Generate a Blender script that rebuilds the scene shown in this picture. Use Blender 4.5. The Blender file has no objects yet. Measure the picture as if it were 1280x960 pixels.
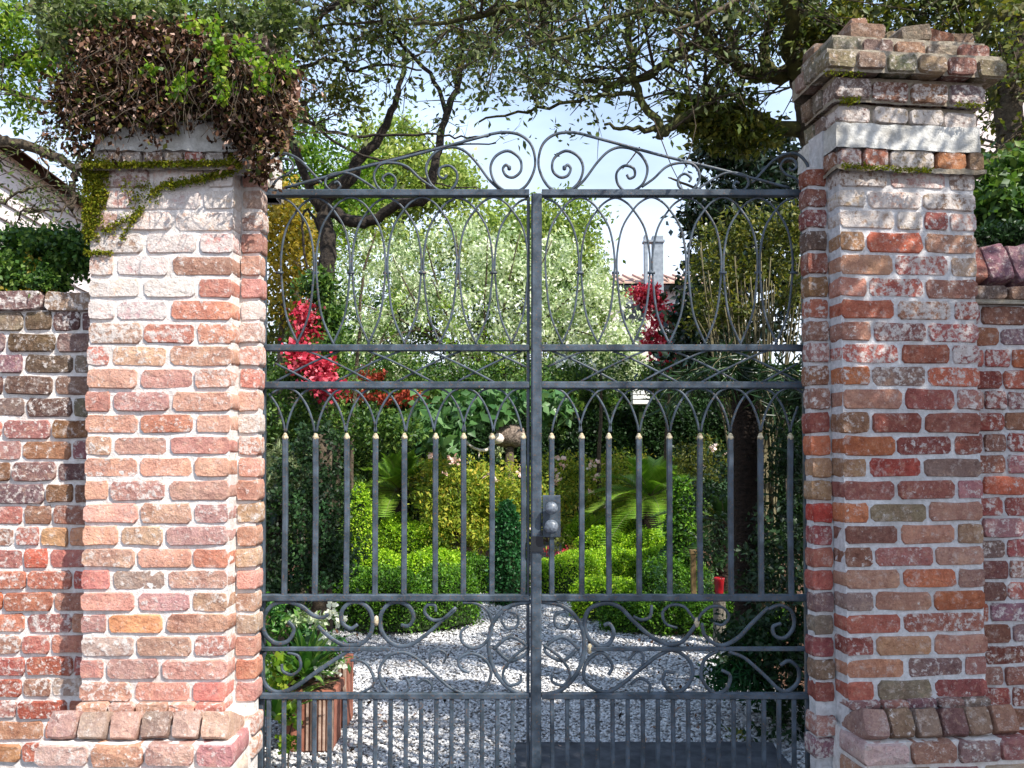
import bpy, math, random
import numpy as np
from mathutils import Vector, Matrix, Euler
random.seed(7); rng = np.random.default_rng(7)
sc = bpy.context.scene
col = sc.collection
PI = math.pi
# ------------------------------------------------------------------ camera
FPX = 1075.0; CAM = Vector((0.0, -3.75, 1.55)); PITCH = math.radians(2.6); SH = 31.0
cd = bpy.data.cameras.new('camera'); cam = bpy.data.objects.new('camera', cd); col.objects.link(cam)
cd.sensor_width = 36.0; cd.lens = FPX/1280*36.0; cd.shift_y = SH/1280.0
cd.clip_start = 0.05; cd.clip_end = 2000
cam.location = CAM; cam.rotation_euler = (PI/2+PITCH, 0, 0)
sc.camera = cam
_F = Vector((0, math.cos(PITCH), math.sin(PITCH))); _U = Vector((0, -math.sin(PITCH), math.cos(PITCH)))
def P(px, py, Y):
    """point on the plane y = Y that shows at photo pixel (px, py)"""
    d = _F + Vector((1, 0, 0))*((px-640)/FPX) + _U*((480+SH-py)/FPX)
    return CAM + d*((Y-CAM.y)/d.y)
# ------------------------------------------------------------------ light
SUN_AZ = math.radians(47)      # to the right of straight behind the camera
SUN_EL = math.radians(47)
w = bpy.data.worlds.new('World'); sc.world = w; w.use_nodes = True
wn = w.node_tree.nodes; wl = w.node_tree.links
bgn = wn['Background']; sky = wn.new('ShaderNodeTexSky'); sky.sky_type = 'NISHITA'; sky.sun_disc = False
sky.sun_elevation = SUN_EL; sky.sun_rotation = PI - SUN_AZ
sky.air_density = 1.0; sky.dust_density = 2.5; sky.ozone_density = 1.0
# thin high cloud, whiter towards the horizon
tc = wn.new('ShaderNodeTexCoord'); sep = wn.new('ShaderNodeSeparateXYZ'); wl.new(tc.outputs['Generated'], sep.inputs[0])
nz = wn.new('ShaderNodeTexNoise'); nz.inputs['Scale'].default_value = 3.2; nz.inputs['Detail'].default_value = 7
mpn = wn.new('ShaderNodeMapping'); mpn.inputs['Scale'].default_value = (1, 1, 2.6); wl.new(tc.outputs['Generated'], mpn.inputs[0]); wl.new(mpn.outputs[0], nz.inputs['Vector'])
mr = wn.new('ShaderNodeMapRange'); mr.inputs['From Min'].default_value = 0.10; mr.inputs['From Max'].default_value = 0.55
mr.inputs['To Min'].default_value = 0.40; mr.inputs['To Max'].default_value = -0.16; wl.new(sep.outputs['Z'], mr.inputs['Value'])
ad = wn.new('ShaderNodeMath'); ad.operation = 'ADD'; wl.new(nz.outputs['Fac'], ad.inputs[0]); wl.new(mr.outputs[0], ad.inputs[1])
cr = wn.new('ShaderNodeMapRange'); cr.inputs['From Min'].default_value = 0.46; cr.inputs['From Max'].default_value = 0.74
cr.inputs['To Min'].default_value = 0.50; cr.inputs['To Max'].default_value = 0.97; wl.new(ad.outputs[0], cr.inputs['Value'])
mx = wn.new('ShaderNodeMix'); mx.data_type = 'RGBA'; wl.new(cr.outputs[0], mx.inputs[0]); wl.new(sky.outputs[0], mx.inputs[6]); skc = wn.new('ShaderNodeValToRGB'); skc.color_ramp.elements[0].position = .05; skc.color_ramp.elements[0].color = (.84, .89, .98, 1)
skc.color_ramp.elements[1].position = .55; skc.color_ramp.elements[1].color = (.40, .62, .96, 1); wl.new(sep.outputs['Z'], skc.inputs[0])
skm = wn.new('ShaderNodeVectorMath'); skm.operation = 'SCALE'; skm.inputs['Scale'].default_value = 10.0; wl.new(skc.outputs[0], skm.inputs[0]); wl.new(skm.outputs[0], mx.inputs[7])
wl.new(mx.outputs[2], bgn.inputs[0]); bgn.inputs[1].default_value = 0.105
sl = bpy.data.lights.new('sun', 'SUN'); sl.energy = 4.6; sl.angle = math.radians(0.55); sl.color = (1.0, 0.95, 0.87)
so = bpy.data.objects.new('sun', sl); col.objects.link(so)
sdir = Vector((math.sin(SUN_AZ)*math.cos(SUN_EL), -math.cos(SUN_AZ)*math.cos(SUN_EL), math.sin(SUN_EL)))
so.rotation_euler = sdir.to_track_quat('Z', 'Y').to_euler(); so.location = (6, -6, 9)
sc.view_settings.view_transform = 'Standard'; sc.view_settings.look = 'None'
sc.view_settings.exposure = 0.74; sc.view_settings.gamma = 1.0
sc.render.engine = 'CYCLES'
try:
    sc.cycles.max_bounces = 6; sc.cycles.diffuse_bounces = 3; sc.cycles.transmission_bounces = 3
except Exception: pass
# ------------------------------------------------------------------ materials
def lin(c):
    return tuple(((v/255)/12.92 if v/255 <= 0.04045 else ((v/255+0.055)/1.055)**2.4) for v in c[:3])
class NT:
    def __init__(s, name):
        s.m = bpy.data.materials.new(name); s.m.use_nodes = True; s.n = s.m.node_tree.nodes; s.l = s.m.node_tree.links
        s.b = s.n['Principled BSDF']; s.out = s.n['Material Output']
    def noise(s, scale, detail=4, vec=None, rough=0.55):
        t = s.n.new('ShaderNodeTexNoise'); t.inputs['Scale'].default_value = scale; t.inputs['Detail'].default_value = detail
        t.inputs['Roughness'].default_value = rough
        s.l.new(vec or s.pos(), t.inputs['Vector']); return t.outputs['Fac']
    def pos(s):
        if not hasattr(s, '_p'): s._p = s.n.new('ShaderNodeNewGeometry').outputs['Position']
        return s._p
    def ramp(s, fac, a, b, ca=(0, 0, 0), cb=(1, 1, 1)):
        r = s.n.new('ShaderNodeValToRGB'); r.color_ramp.elements[0].position = a; r.color_ramp.elements[1].position = b
        r.color_ramp.elements[0].color = (*ca, 1); r.color_ramp.elements[1].color = (*cb, 1); s.l.new(fac, r.inputs[0]); return r.outputs[0]
    def rng(s, v, a, b, c, d):
        r = s.n.new('ShaderNodeMapRange'); s.l.new(v, r.inputs['Value'])
        for k, x in zip(('From Min', 'From Max', 'To Min', 'To Max'), (a, b, c, d)):
            if isinstance(x, (int, float)): r.inputs[k].default_value = x
            else: s.l.new(x, r.inputs[k])
        return r.outputs[0]
    def mix(s, f, a, b, mode='MIX'):
        x = s.n.new('ShaderNodeMix'); x.data_type = 'RGBA'; x.blend_type = mode
        for i, v in ((0, f), (6, a), (7, b)):
            if isinstance(v, (int, float)): x.inputs[i].default_value = v
            elif isinstance(v, tuple): x.inputs[i].default_value = (*v[:3], 1)
            else: s.l.new(v, x.inputs[i])
        return x.outputs[2]
    def bump(s, h, strength, dist, prev=None):
        b = s.n.new('ShaderNodeBump'); b.inputs['Strength'].default_value = strength; b.inputs['Distance'].default_value = dist
        s.l.new(h, b.inputs['Height'])
        if prev: s.l.new(prev, b.inputs['Normal'])
        return b.outputs[0]
    def done(s, color=None, rough=0.85, normal=None, spec=0.3):
        if color is not None:
            if isinstance(color, tuple): s.b.inputs['Base Color'].default_value = (*color[:3], 1)
            else: s.l.new(color, s.b.inputs['Base Color'])
        if isinstance(rough, (int, float)): s.b.inputs['Roughness'].default_value = rough
        else: s.l.new(rough, s.b.inputs['Roughness'])
        s.b.inputs['Specular IOR Level'].default_value = spec
        if normal: s.l.new(normal, s.b.inputs['Normal'])
        return s.m
MAT = {}
def m_brick():
    t = NT('weathered_brick'); oi = t.n.new('ShaderNodeObjectInfo')
    va = t.n.new('ShaderNodeVectorMath'); va.operation = 'ADD'; t.l.new(t.pos(), va.inputs[0])
    cx = t.n.new('ShaderNodeCombineXYZ'); t.l.new(oi.outputs['Random'], cx.inputs[0]); t.l.new(oi.outputs['Random'], cx.inputs[2])
    sc_ = t.n.new('ShaderNodeVectorMath'); sc_.operation = 'SCALE'; t.l.new(cx.outputs[0], sc_.inputs[0]); sc_.inputs['Scale'].default_value = 9
    t.l.new(sc_.outputs[0], va.inputs[1]); v = va.outputs[0]
    n1 = t.noise(14, 4, v); n2 = t.noise(55, 5, v, .7); n3 = t.noise(160, 3, v, .7); n4 = t.noise(42, 7, v, .72)
    c = t.mix(t.rng(n1, .3, .7, 0, .75), oi.outputs['Color'], t.mix(1.0, oi.outputs['Color'], (.62, .50, .50), 'MULTIPLY'))
    c = t.mix(t.rng(n2, .50, .75, 0, .55), c, t.mix(1.0, oi.outputs['Color'], (1.45, 1.40, 1.30), 'MULTIPLY'))
    c = t.mix(t.rng(n3, .56, .66, 0, .5), c, t.mix(1.0, oi.outputs['Color'], (.40, .34, .34), 'MULTIPLY'))
    n5 = t.noise(9, 3, v); n6 = t.noise(38, 4, v, .75)
    c = t.mix(t.rng(n5, .52, .66, 0, .45), c, t.mix(1.0, c, (1.25, 1.32, 1.15), 'MULTIPLY'))
    c = t.mix(t.rng(n6, .54, .64, 0, .5), c, t.mix(.55, c, lin((214, 178, 150))))
    c = t.mix(t.rng(n6, .44, .34, 0, .6), c, t.mix(1.0, c, (.50, .42, .42), 'MULTIPLY'))
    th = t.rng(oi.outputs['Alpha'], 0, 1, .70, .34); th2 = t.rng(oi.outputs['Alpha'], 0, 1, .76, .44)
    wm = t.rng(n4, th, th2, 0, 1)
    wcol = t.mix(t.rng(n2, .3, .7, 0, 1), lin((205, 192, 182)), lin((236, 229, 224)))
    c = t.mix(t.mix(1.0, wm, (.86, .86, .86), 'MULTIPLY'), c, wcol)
    n7 = t.noise(23, 6, v, .8); sm = t.rng(n7, .53, .70, 0, .62); c = t.mix(sm, c, lin((226, 212, 202)))
    # dirt in the small pits
    vo = t.n.new('ShaderNodeTexVoronoi'); vo.inputs['Scale'].default_value = 75; t.l.new(v, vo.inputs['Vector'])
    pit = t.rng(vo.outputs['Distance'], .0, .22, 1, 0)
    gate = t.rng(n1, .5, .62, 0, .8)
    pm = t.n.new('ShaderNodeMath'); pm.operation = 'MULTIPLY'; t.l.new(pit, pm.inputs[0]); t.l.new(gate, pm.inputs[1])
    c = t.mix(pm.outputs[0], c, t.mix(1.0, c, (.35, .3, .3), 'MULTIPLY'))
    nb = t.bump(n4, .8, .016); nb = t.bump(n2, .9, .009, nb); nb = t.bump(n3, .6, .004, nb)
    return t.done(c, .9, nb, .2)
MAT['brick'] = m_brick()
def m_mortar(name, a, b, dirt):
    t = NT(name); n1 = t.noise(5, 5); n2 = t.noise(45, 5, None, .7); n3 = t.noise(220, 3)
    c = t.mix(t.rng(n2, .35, .65, 0, 1), lin(a), lin(b)); c = t.mix(t.rng(n1, .52, .72, 0, .55), c, lin(dirt))
    nb = t.bump(n2, .8, .012); nb = t.bump(n3, .5, .004, nb)
    return t.done(c, .95, nb, .15)
MAT['mortar'] = m_mortar('lime_mortar', (205, 196, 188), (234, 228, 224), (172, 158, 150))
MAT['mortar_cool'] = m_mortar('shade_toned_mortar', (190, 187, 186), (220, 217, 217), (150, 142, 134))  # cooler, greyer copy of the lime mortar; shade of the right side put in
MAT['plaster'] = m_mortar('lime_plaster', (186, 184, 178), (220, 218, 213), (134, 124, 106))
MAT['stonecap'] = m_mortar('dirty_stone', (136, 126, 110), (172, 162, 146), (110, 84, 58))
def m_iron():
    t = NT('painted_iron'); n1 = t.noise(18, 5); n2 = t.noise(130, 3)
    c = t.mix(t.rng(n1, .4, .65, 0, 1), lin((46, 57, 66)), lin((72, 84, 96)))
    c = t.mix(t.rng(n2, .58, .68, 0, .75), c, lin((104, 78, 60)))
    return t.done(c, t.rng(n1, .3, .7, .38, .6), t.bump(n2, .35, .003), .5)
MAT['iron'] = m_iron()
def m_simple(name, a, b, scale, rough=.85, bs=.5, bd=.01, spec=.3, detail=5):
    t = NT(name); n = t.noise(scale, detail); c = t.mix(t.rng(n, .32, .68, 0, 1), lin(a), lin(b))
    return t.done(c, rough, t.bump(n, bs, bd) if bs else None, spec)
MAT['finial'] = m_simple('weathered_pale_metal', (150, 132, 100), (206, 194, 166), 90, .6)
MAT['knob'] = m_simple('grey_metal_knob', (66, 72, 80), (120, 128, 138), 90, .38, .4, .004, .6)
MAT['bark'] = m_simple('dark_bark', (58, 50, 42), (98, 86, 70), 34, .95, .9, .02)
MAT['bark_dark'] = m_simple('blackish_bark', (34, 30, 28), (64, 56, 48), 34, .95, .9, .02)
MAT['bark_moss'] = m_simple('mossy_bark', (56, 52, 36), (92, 92, 48), 24, .95, .9, .02)
MAT['stem'] = m_simple('pale_stems', (86, 80, 58), (128, 120, 92), 30, .9)
MAT['palm'] = m_simple('palm_trunk', (34, 28, 24), (62, 50, 42), 40, .95, .9, .03)
MAT['terracotta'] = m_simple('terracotta', (128, 76, 60), (168, 112, 92), 12, .85)
MAT['redpot'] = m_simple('red_glaze', (120, 12, 22), (160, 24, 34), 20, .3, 0, 0, .5)
MAT['palewood'] = m_simple('pale_slats', (150, 124, 108), (190, 164, 148), 22, .85)
MAT['log'] = m_simple('weathered_log', (66, 56, 50), (150, 134, 122), 40, .9, .8, .02)
MAT['palelog'] = m_simple('bleached_wood', (206, 190, 176), (236, 226, 218), 30, .85)
MAT['post'] = m_simple('tan_post', (104, 82, 54), (140, 116, 78), 20, .85)
MAT['soil'] = m_simple('leaf_mulch', (62, 44, 34), (116, 84, 64), 30, .95, .9, .03)
MAT['pave'] = m_simple('dark_paving', (52, 54, 60), (84, 86, 92), 12, .8, .5, .006)
MAT['siding'] = m_simple('pale_pink_siding', (214, 200, 200), (232, 220, 220), 4, .8, .2, .004)
MAT['rooftile'] = m_simple('pinkish_roof', (176, 140, 124), (206, 174, 158), 10, .9)
MAT['bluegrey'] = m_simple('grey_metal_flue', (120, 128, 136), (150, 158, 166), 8, .5, .2, .004)
MAT['stucco'] = m_simple('pale_stucco', (206, 192, 188), (226, 214, 210), 5, .9)
MAT['white'] = m_simple('white_paint', (226, 226, 222), (240, 240, 238), 10, .6, .2, .003)
MAT['dark'] = m_simple('dark_glass', (26, 30, 34), (40, 44, 48), 5, .15, 0, 0, .5)
MAT['grey_stone'] = m_simple('grey_moss_stone', (96, 92, 84), (136, 130, 118), 40, .95, .9, .02)
def m_ground():
    t = NT('gravel_bed'); vo = t.n.new('ShaderNodeTexVoronoi'); vo.inputs['Scale'].default_value = 34; t.l.new(t.pos(), vo.inputs['Vector'])
    n = t.noise(60, 4)
    c = t.mix(vo.outputs['Color'], lin((150, 146, 142)), lin((200, 198, 196)))
    c = t.mix(t.rng(vo.outputs['Distance'], .3, .6, 0, .8), c, lin((96, 90, 84)))
    return t.done(c, .95, t.bump(vo.outputs['Distance'], .9, -.02), .2)
MAT['gravelbed'] = m_ground()
def m_pebble():
    t = NT('crushed_stone'); at = t.n.new('ShaderNodeAttribute'); at.attribute_name = 'tint'
    r = t.n.new('ShaderNodeValToRGB'); e = r.color_ramp.elements
    e[0].color = (*lin((150, 150, 152)), 1); e[1].color = (*lin((232, 230, 228)), 1)
    k = e.new(.35); k.color = (*lin((196, 197, 200)), 1); k = e.new(.6); k.color = (*lin((218, 219, 222)), 1)
    t.l.new(at.outputs['Fac'], r.inputs[0]); n = t.noise(90, 3)
    return t.done(t.mix(t.rng(n, .4, .7, 0, .4), r.outputs[0], lin((150, 140, 128))), .9, t.bump(n, .4, .004), .2)
MAT['pebble'] = m_pebble()
def m_leaf(name, cols, trans=.35, rough=.5, spec=.35):
    """cols: list of sRGB leaf colours picked leaf by leaf with the 'tint' attribute"""
    t = NT(name); at = t.n.new('ShaderNodeAttribute'); at.attribute_name = 'tint'
    r = t.n.new('ShaderNodeValToRGB'); r.color_ramp.interpolation = 'LINEAR'; e = r.color_ramp.elements
    e[0].position = 0; e[0].color = (*lin(cols[0]), 1); e[1].position = 1; e[1].color = (*lin(cols[-1]), 1)
    for i, c in enumerate(cols[1:-1]):
        k = e.new((i+1)/(len(cols)-1)); k.color = (*lin(c), 1)
    t.l.new(at.outputs['Fac'], r.inputs[0])
    t.done(r.outputs[0], rough, None, spec)
    if trans > 0:
        tr = t.n.new('ShaderNodeBsdfTranslucent'); ms = t.n.new('ShaderNodeMixShader'); ms.inputs[0].default_value = trans
        tc_ = t.mix(1.0, r.outputs[0], (1.25, 1.3, .85), 'MULTIPLY'); t.l.new(tc_, tr.inputs[0])
        t.l.new(t.b.outputs[0], ms.inputs[1]); t.l.new(tr.outputs[0], ms.inputs[2]); t.l.new(ms.outputs[0], t.out.inputs[0])
    return t.m
L = {}
L['oak'] = m_leaf('oak_leaves', [(44, 54, 30), (72, 88, 42), (98, 116, 52), (84, 88, 62), (146, 156, 100)], .38)
L['bright'] = m_leaf('bright_leaves', [(60, 92, 24), (96, 134, 32), (130, 160, 40), (150, 160, 60)], .4)
L['pale'] = m_leaf('pale_variegated_leaves', [(84, 112, 58), (132, 156, 96), (176, 192, 146), (214, 222, 192), (240, 242, 226)], .3)
L['yellowgreen'] = m_leaf('yellow_green_leaves', [(92, 118, 50), (128, 150, 66), (160, 174, 88), (188, 192, 116)], .35)
L['gold'] = m_leaf('golden_leaves', [(96, 104, 34), (150, 136, 40), (186, 158, 50), (120, 110, 50)], .4)
L['magnolia'] = m_leaf('dark_glossy_leaves', [(14, 28, 16), (24, 42, 24), (34, 54, 30), (52, 60, 34)], .12, .28, .6)
L['olive'] = m_leaf('olive_leaves', [(50, 60, 22), (76, 88, 30), (104, 110, 38), (130, 122, 50)], .35)
L['hedge_dark'] = m_leaf('dark_hedge_leaves', [(22, 42, 22), (36, 62, 30), (56, 84, 42)], .25)
L['box'] = m_leaf('lime_box_leaves', [(74, 84, 30), (98, 144, 28), (142, 186, 36), (176, 210, 48), (202, 220, 76)], .38)
L['box2'] = m_leaf('green_box_leaves', [(58, 66, 30), (54, 96, 26), (86, 134, 34), (126, 168, 46)], .32)
L['boxdark'] = m_leaf('deep_green_box_leaves', [(22, 62, 30), (36, 88, 42), (56, 110, 56)], .25)
L['cycad'] = m_leaf('cycad_fronds', [(70, 108, 30), (110, 150, 44), (156, 184, 70)], .3, .35, .5)
L['cycadd'] = m_leaf('dark_cycad_fronds', [(20, 44, 22), (36, 62, 30), (56, 84, 40)], .2, .35, .5)
L['rosebush'] = m_leaf('rose_bush_leaves', [(84, 112, 36), (124, 148, 50), (166, 176, 62), (206, 182, 74)], .4)
L['dead'] = m_leaf('dead_creeper_leaves', [(26, 20, 14), (48, 34, 24), (76, 52, 38), (112, 80, 62), (196, 166, 150)], .2, .8, .1)
L['ivy'] = m_leaf('ivy_leaves', [(28, 54, 22), (52, 86, 32), (84, 116, 44), (122, 144, 64)], .3)
L['moss'] = m_leaf('moss_tufts', [(74, 88, 18), (104, 116, 26), (140, 136, 40), (88, 74, 30)], .2, .9, .1)
L['red'] = m_leaf('crimson_blooms', [(132, 20, 40), (186, 38, 64), (214, 76, 100), (232, 140, 150)], .3, .6)
L['orangered'] = m_leaf('orange_red_blooms', [(104, 44, 30), (160, 60, 40), (186, 84, 60)], .25, .6)
L['pink'] = m_leaf('pale_pink_roses', [(220, 170, 160), (240, 206, 200), (246, 232, 228)], .3, .6)
L['whitefl'] = m_leaf('white_blooms', [(226, 226, 214), (244, 244, 238)], .3, .6)
L['strap'] = m_leaf('strap_leaves', [(40, 82, 34), (64, 116, 46), (104, 150, 64), (150, 176, 90)], .3, .4)
L['grassy'] = m_leaf('grey_green_spikes', [(90, 104, 72), (126, 140, 98), (160, 168, 124)], .3)
L['bigleaf'] = m_leaf('broad_leaves', [(50, 88, 44), (80, 120, 66), (116, 150, 98)], .3, .35)
# ------------------------------------------------------------------ object helpers
def tag(o, label=None, cat=None, group=None, kind=None):
    if label: o['label'] = label
    if cat: o['category'] = cat
    if group: o['group'] = group
    if kind: o['kind'] = kind
    return o
def thing(name, label, cat, loc=(0, 0, 0), rz=0.0, group=None):
    o = bpy.data.objects.new(name, None); col.objects.link(o); o.empty_display_size = .1
    o.location = loc; o.rotation_euler = (0, 0, rz); return tag(o, label, cat, group)
def link(name, me, parent=None, kind=None, local=False):
    """mesh in world coordinates (local=False) put under its parent"""
    o = bpy.data.objects.new(name, me); col.objects.link(o)
    if parent is not None:
        o.parent = parent
        if not local: 
            q = parent; M = Matrix.Identity(4); chain = []
            while q is not None: chain.append(q); q = q.parent
            for c in reversed(chain): M = M @ c.matrix_parent_inverse @ Matrix.LocRotScale(c.location, c.rotation_euler, c.scale)
            o.matrix_parent_inverse = M.inverted()
    if kind: o['kind'] = kind
    return o
def pyd(name, vs, fs, mat, smooth=False):
    me = bpy.data.meshes.new(name); me.from_pydata([tuple(v) for v in vs], [], fs); me.materials.append(mat)
    if smooth: me.polygons.foreach_set('use_smooth', [True]*len(me.polygons))
    me.update(); return me
def npmesh(name, V, Fc, mat, tint=None, smooth=False):
    """V (n,3), Fc (m,k) index array"""
    me = bpy.data.meshes.new(name); V = np.ascontiguousarray(V, dtype=np.float32); m, k = Fc.shape
    me.vertices.add(len(V)); me.vertices.foreach_set('co', V.ravel())
    me.loops.add(m*k); me.loops.foreach_set('vertex_index', Fc.astype(np.int32).ravel())
    me.polygons.add(m); me.polygons.foreach_set('loop_start', np.arange(0, m*k, k, dtype=np.int32))
    try: me.polygons.foreach_set('loop_total', np.full(m, k, dtype=np.int32))
    except Exception: pass
    if tint is not None:
        a = me.attributes.new('tint', 'FLOAT', 'FACE'); a.data.foreach_set('value', np.ascontiguousarray(tint, dtype=np.float32))
    if smooth: me.polygons.foreach_set('use_smooth', np.ones(m, dtype=bool))
    me.materials.append(mat); me.update(calc_edges=True); return me
def unit(a): return a/np.maximum(np.linalg.norm(a, axis=1, keepdims=True), 1e-9)
def leaf_mesh(name, C, size, mat, aspect=.5, up=.4, axis=None, tintbase=None, tintvar=1.0, droop=0.0):
    C = np.asarray(C, dtype=float); n = len(C)
    s = size*rng.uniform(.65, 1.3, n)[:, None]
    d = rng.normal(size=(n, 3)); d[:, 2] -= droop
    if axis is not None: d = unit(d)*.8 + axis
    d = unit(d); nn = rng.normal(size=(n, 3)); nn[:, 2] += up*2
    nn = unit(nn - d*np.sum(nn*d, 1)[:, None]); sd = np.cross(d, nn)
    a = C; t = C + d*s; l = C + d*s*.5 + sd*s*aspect*.5 + nn*s*.07; r = C + d*s*.5 - sd*s*aspect*.5 + nn*s*.07
    V = np.stack([a, r, t, l], 1).reshape(-1, 3); i = np.arange(n)*4
    F = np.stack([np.stack([i, i+1, i+2], 1), np.stack([i, i+2, i+3], 1)], 1).reshape(-1, 3)
    tn = rng.uniform(0, 1, n)*tintvar + (0 if tintbase is None else tintbase)
    return npmesh(name, V, F, mat, np.repeat(np.clip(tn, 0, 1), 2))
def clump_points(center, radii, nclump, per, spread, hollow=.5, flat=.8):
    """leaf positions in clumps through an ellipsoid; returns points and a tint per clump"""
    u = unit(rng.normal(size=(nclump, 3))); rr = (hollow + (1-hollow)*rng.uniform(0, 1, nclump)**.7)[:, None]
    cc = np.array(center) + u*rr*np.array(radii)
    k = rng.integers(0, nclump, nclump*per); sp = spread*rng.uniform(.6, 1.4, nclump)
    pts = cc[k] + rng.normal(size=(nclump*per, 3))*sp[k][:, None]*np.array([1, 1, flat])
    ct = rng.uniform(-.25, .25, nclump); return pts, ct[k]
def tubes(name, paths, mat, sides=6, smooth=True):
    V = []; F = []
    for pts, rad in paths:
        b = len(V); n = len(pts)
        if not hasattr(rad, '__len__'): rad = [rad]*n
        up = Vector((0.13, 0.31, 0.94))
        for i in range(n):
            p = Vector(pts[i]); t = Vector(pts[min(i+1, n-1)]) - Vector(pts[max(i-1, 0)])
            if t.length < 1e-9: t = Vector((0, 0, 1))
            t.normalize(); a = t.cross(up)
            if a.length < .1: a = t.cross(Vector((1, 0, 0)))
            a.normalize(); c = t.cross(a); up = -t.cross(a) if False else up
            for k in range(sides):
                th = 2*PI*k/sides; V.append(p + (a*math.cos(th) + c*math.sin(th))*rad[i])
        for i in range(n-1):
            for k in range(sides):
                k2 = (k+1) % sides; F.append((b+i*sides+k, b+i*sides+k2, b+(i+1)*sides+k2, b+(i+1)*sides+k))
        F.append(tuple(b+k for k in range(sides))[::-1]); F.append(tuple(b+(n-1)*sides+k for k in range(sides)))
    return pyd(name, V, F, mat, smooth)
def catmull(pts, sub=6):
    pts = [Vector(p) for p in pts]; out = []
    for i in range(len(pts)-1):
        p0 = pts[max(i-1, 0)]; p1 = pts[i]; p2 = pts[i+1]; p3 = pts[min(i+2, len(pts)-1)]
        for k in range(sub):
            t = k/sub
            out.append(.5*((2*p1) + (p2-p0)*t + (2*p0-5*p1+4*p2-p3)*t*t + (3*p1-p0-3*p2+p3)*t**3))
    out.append(pts[-1]); return out
def wobble(pts, a):
    return [p + Vector((random.uniform(-a, a), random.uniform(-a, a), random.uniform(-a, a))) for p in pts]
def box_mesh(name, x0, x1, y0, y1, z0, z1, mat, nx=1, nz=1, jit=0.0, bev=0.0):
    """box, optionally with an uneven front grid"""
    import bmesh
    bm = bmesh.new(); M = Matrix.Translation(((x0+x1)/2, (y0+y1)/2, (z0+z1)/2)) @ Matrix.Diagonal((x1-x0, y1-y0, z1-z0, 1))
    bmesh.ops.create_cube(bm, size=1, matrix=M)
    if bev: bmesh.ops.bevel(bm, geom=list(bm.edges), offset=bev, segments=2, affect='EDGES', profile=.6)
    if jit:
        bmesh.ops.subdivide_edges(bm, edges=list(bm.edges), cuts=3, use_grid_fill=True)
        for v in bm.verts: v.co += Vector((random.uniform(-jit, jit), random.uniform(-jit, jit), random.uniform(-jit, jit)))
    me = bpy.data.meshes.new(name); bm.to_mesh(me); bm.free(); me.materials.append(mat); return me
def lathe(name, prof, mat, loc=(0, 0, 0), n=16, rx=0):
    V = []; F = []
    for r, z in prof:
        for k in range(n): V.append(Vector((r*math.cos(2*PI*k/n), r*math.sin(2*PI*k/n), z)))
    for i in range(len(prof)-1):
        for k in range(n): F.append((i*n+k, i*n+(k+1) % n, (i+1)*n+(k+1) % n, (i+1)*n+k))
    F.append(tuple(range(n))[::-1]); F.append(tuple((len(prof)-1)*n+k for k in range(n)))
    R = Matrix.Rotation(rx, 4, 'X'); V = [R @ v + Vector(loc) for v in V]
    return pyd(name, V, F, mat, True)
# ------------------------------------------------------------------ bricks
def brick_variant(i):
    r = random.Random(100+i); oct_ = []
    c = .10; 
    base = [(-.5+c*.6, -.5), (0, -.5), (.5-c*.6, -.5), (.5, -.5+c*2), (.5, .5-c*2), (.5-c*.6, .5), (0, .5), (-.5+c*.6, .5), (-.5, .5-c*2), (-.5, -.5+c*2)]
    j = [(x + r.uniform(-.014, .014), z + r.uniform(-.04, .04)) for x, z in base]
    n = len(j); V = [(r.uniform(-.1, .1), -.5 + r.uniform(-.02, .03), r.uniform(-.1, .1))]
    V += [(x*.965, -.5 + r.uniform(-.01, .04), z*.90) for x, z in j]
    V += [(x, -.5 + r.uniform(.08, .16), z) for x, z in j]
    V += [(x, .5, z) for x, z in j]
    F = [(0, 1+k, 1+(k+1) % n) for k in range(n)]
    for a in (0, 1):
        for k in range(n):
            k2 = (k+1) % n; F.append((1+a*n+k, 1+(a+1)*n+k, 1+(a+1)*n+k2, 1+a*n+k2))
    me = pyd('brick', V, [f for f in F], MAT['brick'], True)
    import bmesh
    bm = bmesh.new(); bm.from_mesh(me); bmesh.ops.recalc_face_normals(bm, faces=bm.faces); bm.to_mesh(me); bm.free()
    for p in me.polygons:
        if p.index < n: p.use_smooth = False
    return me
BV = [brick_variant(i) for i in range(22)]
PAL = {'s': (188, 118, 98), 'p': (200, 142, 110), 'o': (204, 104, 58), 'r': (182, 84, 72), 'd': (132, 54, 46), 'm': (168, 112, 106), 't': (178, 134, 104),
       'g': (140, 118, 106), 'b': (134, 84, 64), 'c': (212, 188, 164), 'w': (222, 206, 196), 'v': (122, 98, 102), 'u': (84, 66, 60), 'x': (178, 36, 36), 'k': (206, 132, 112), 'e': (116, 106, 90)}
WASH = [0.0, (0, 0, 0)]; WEAR = 0.0
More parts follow.
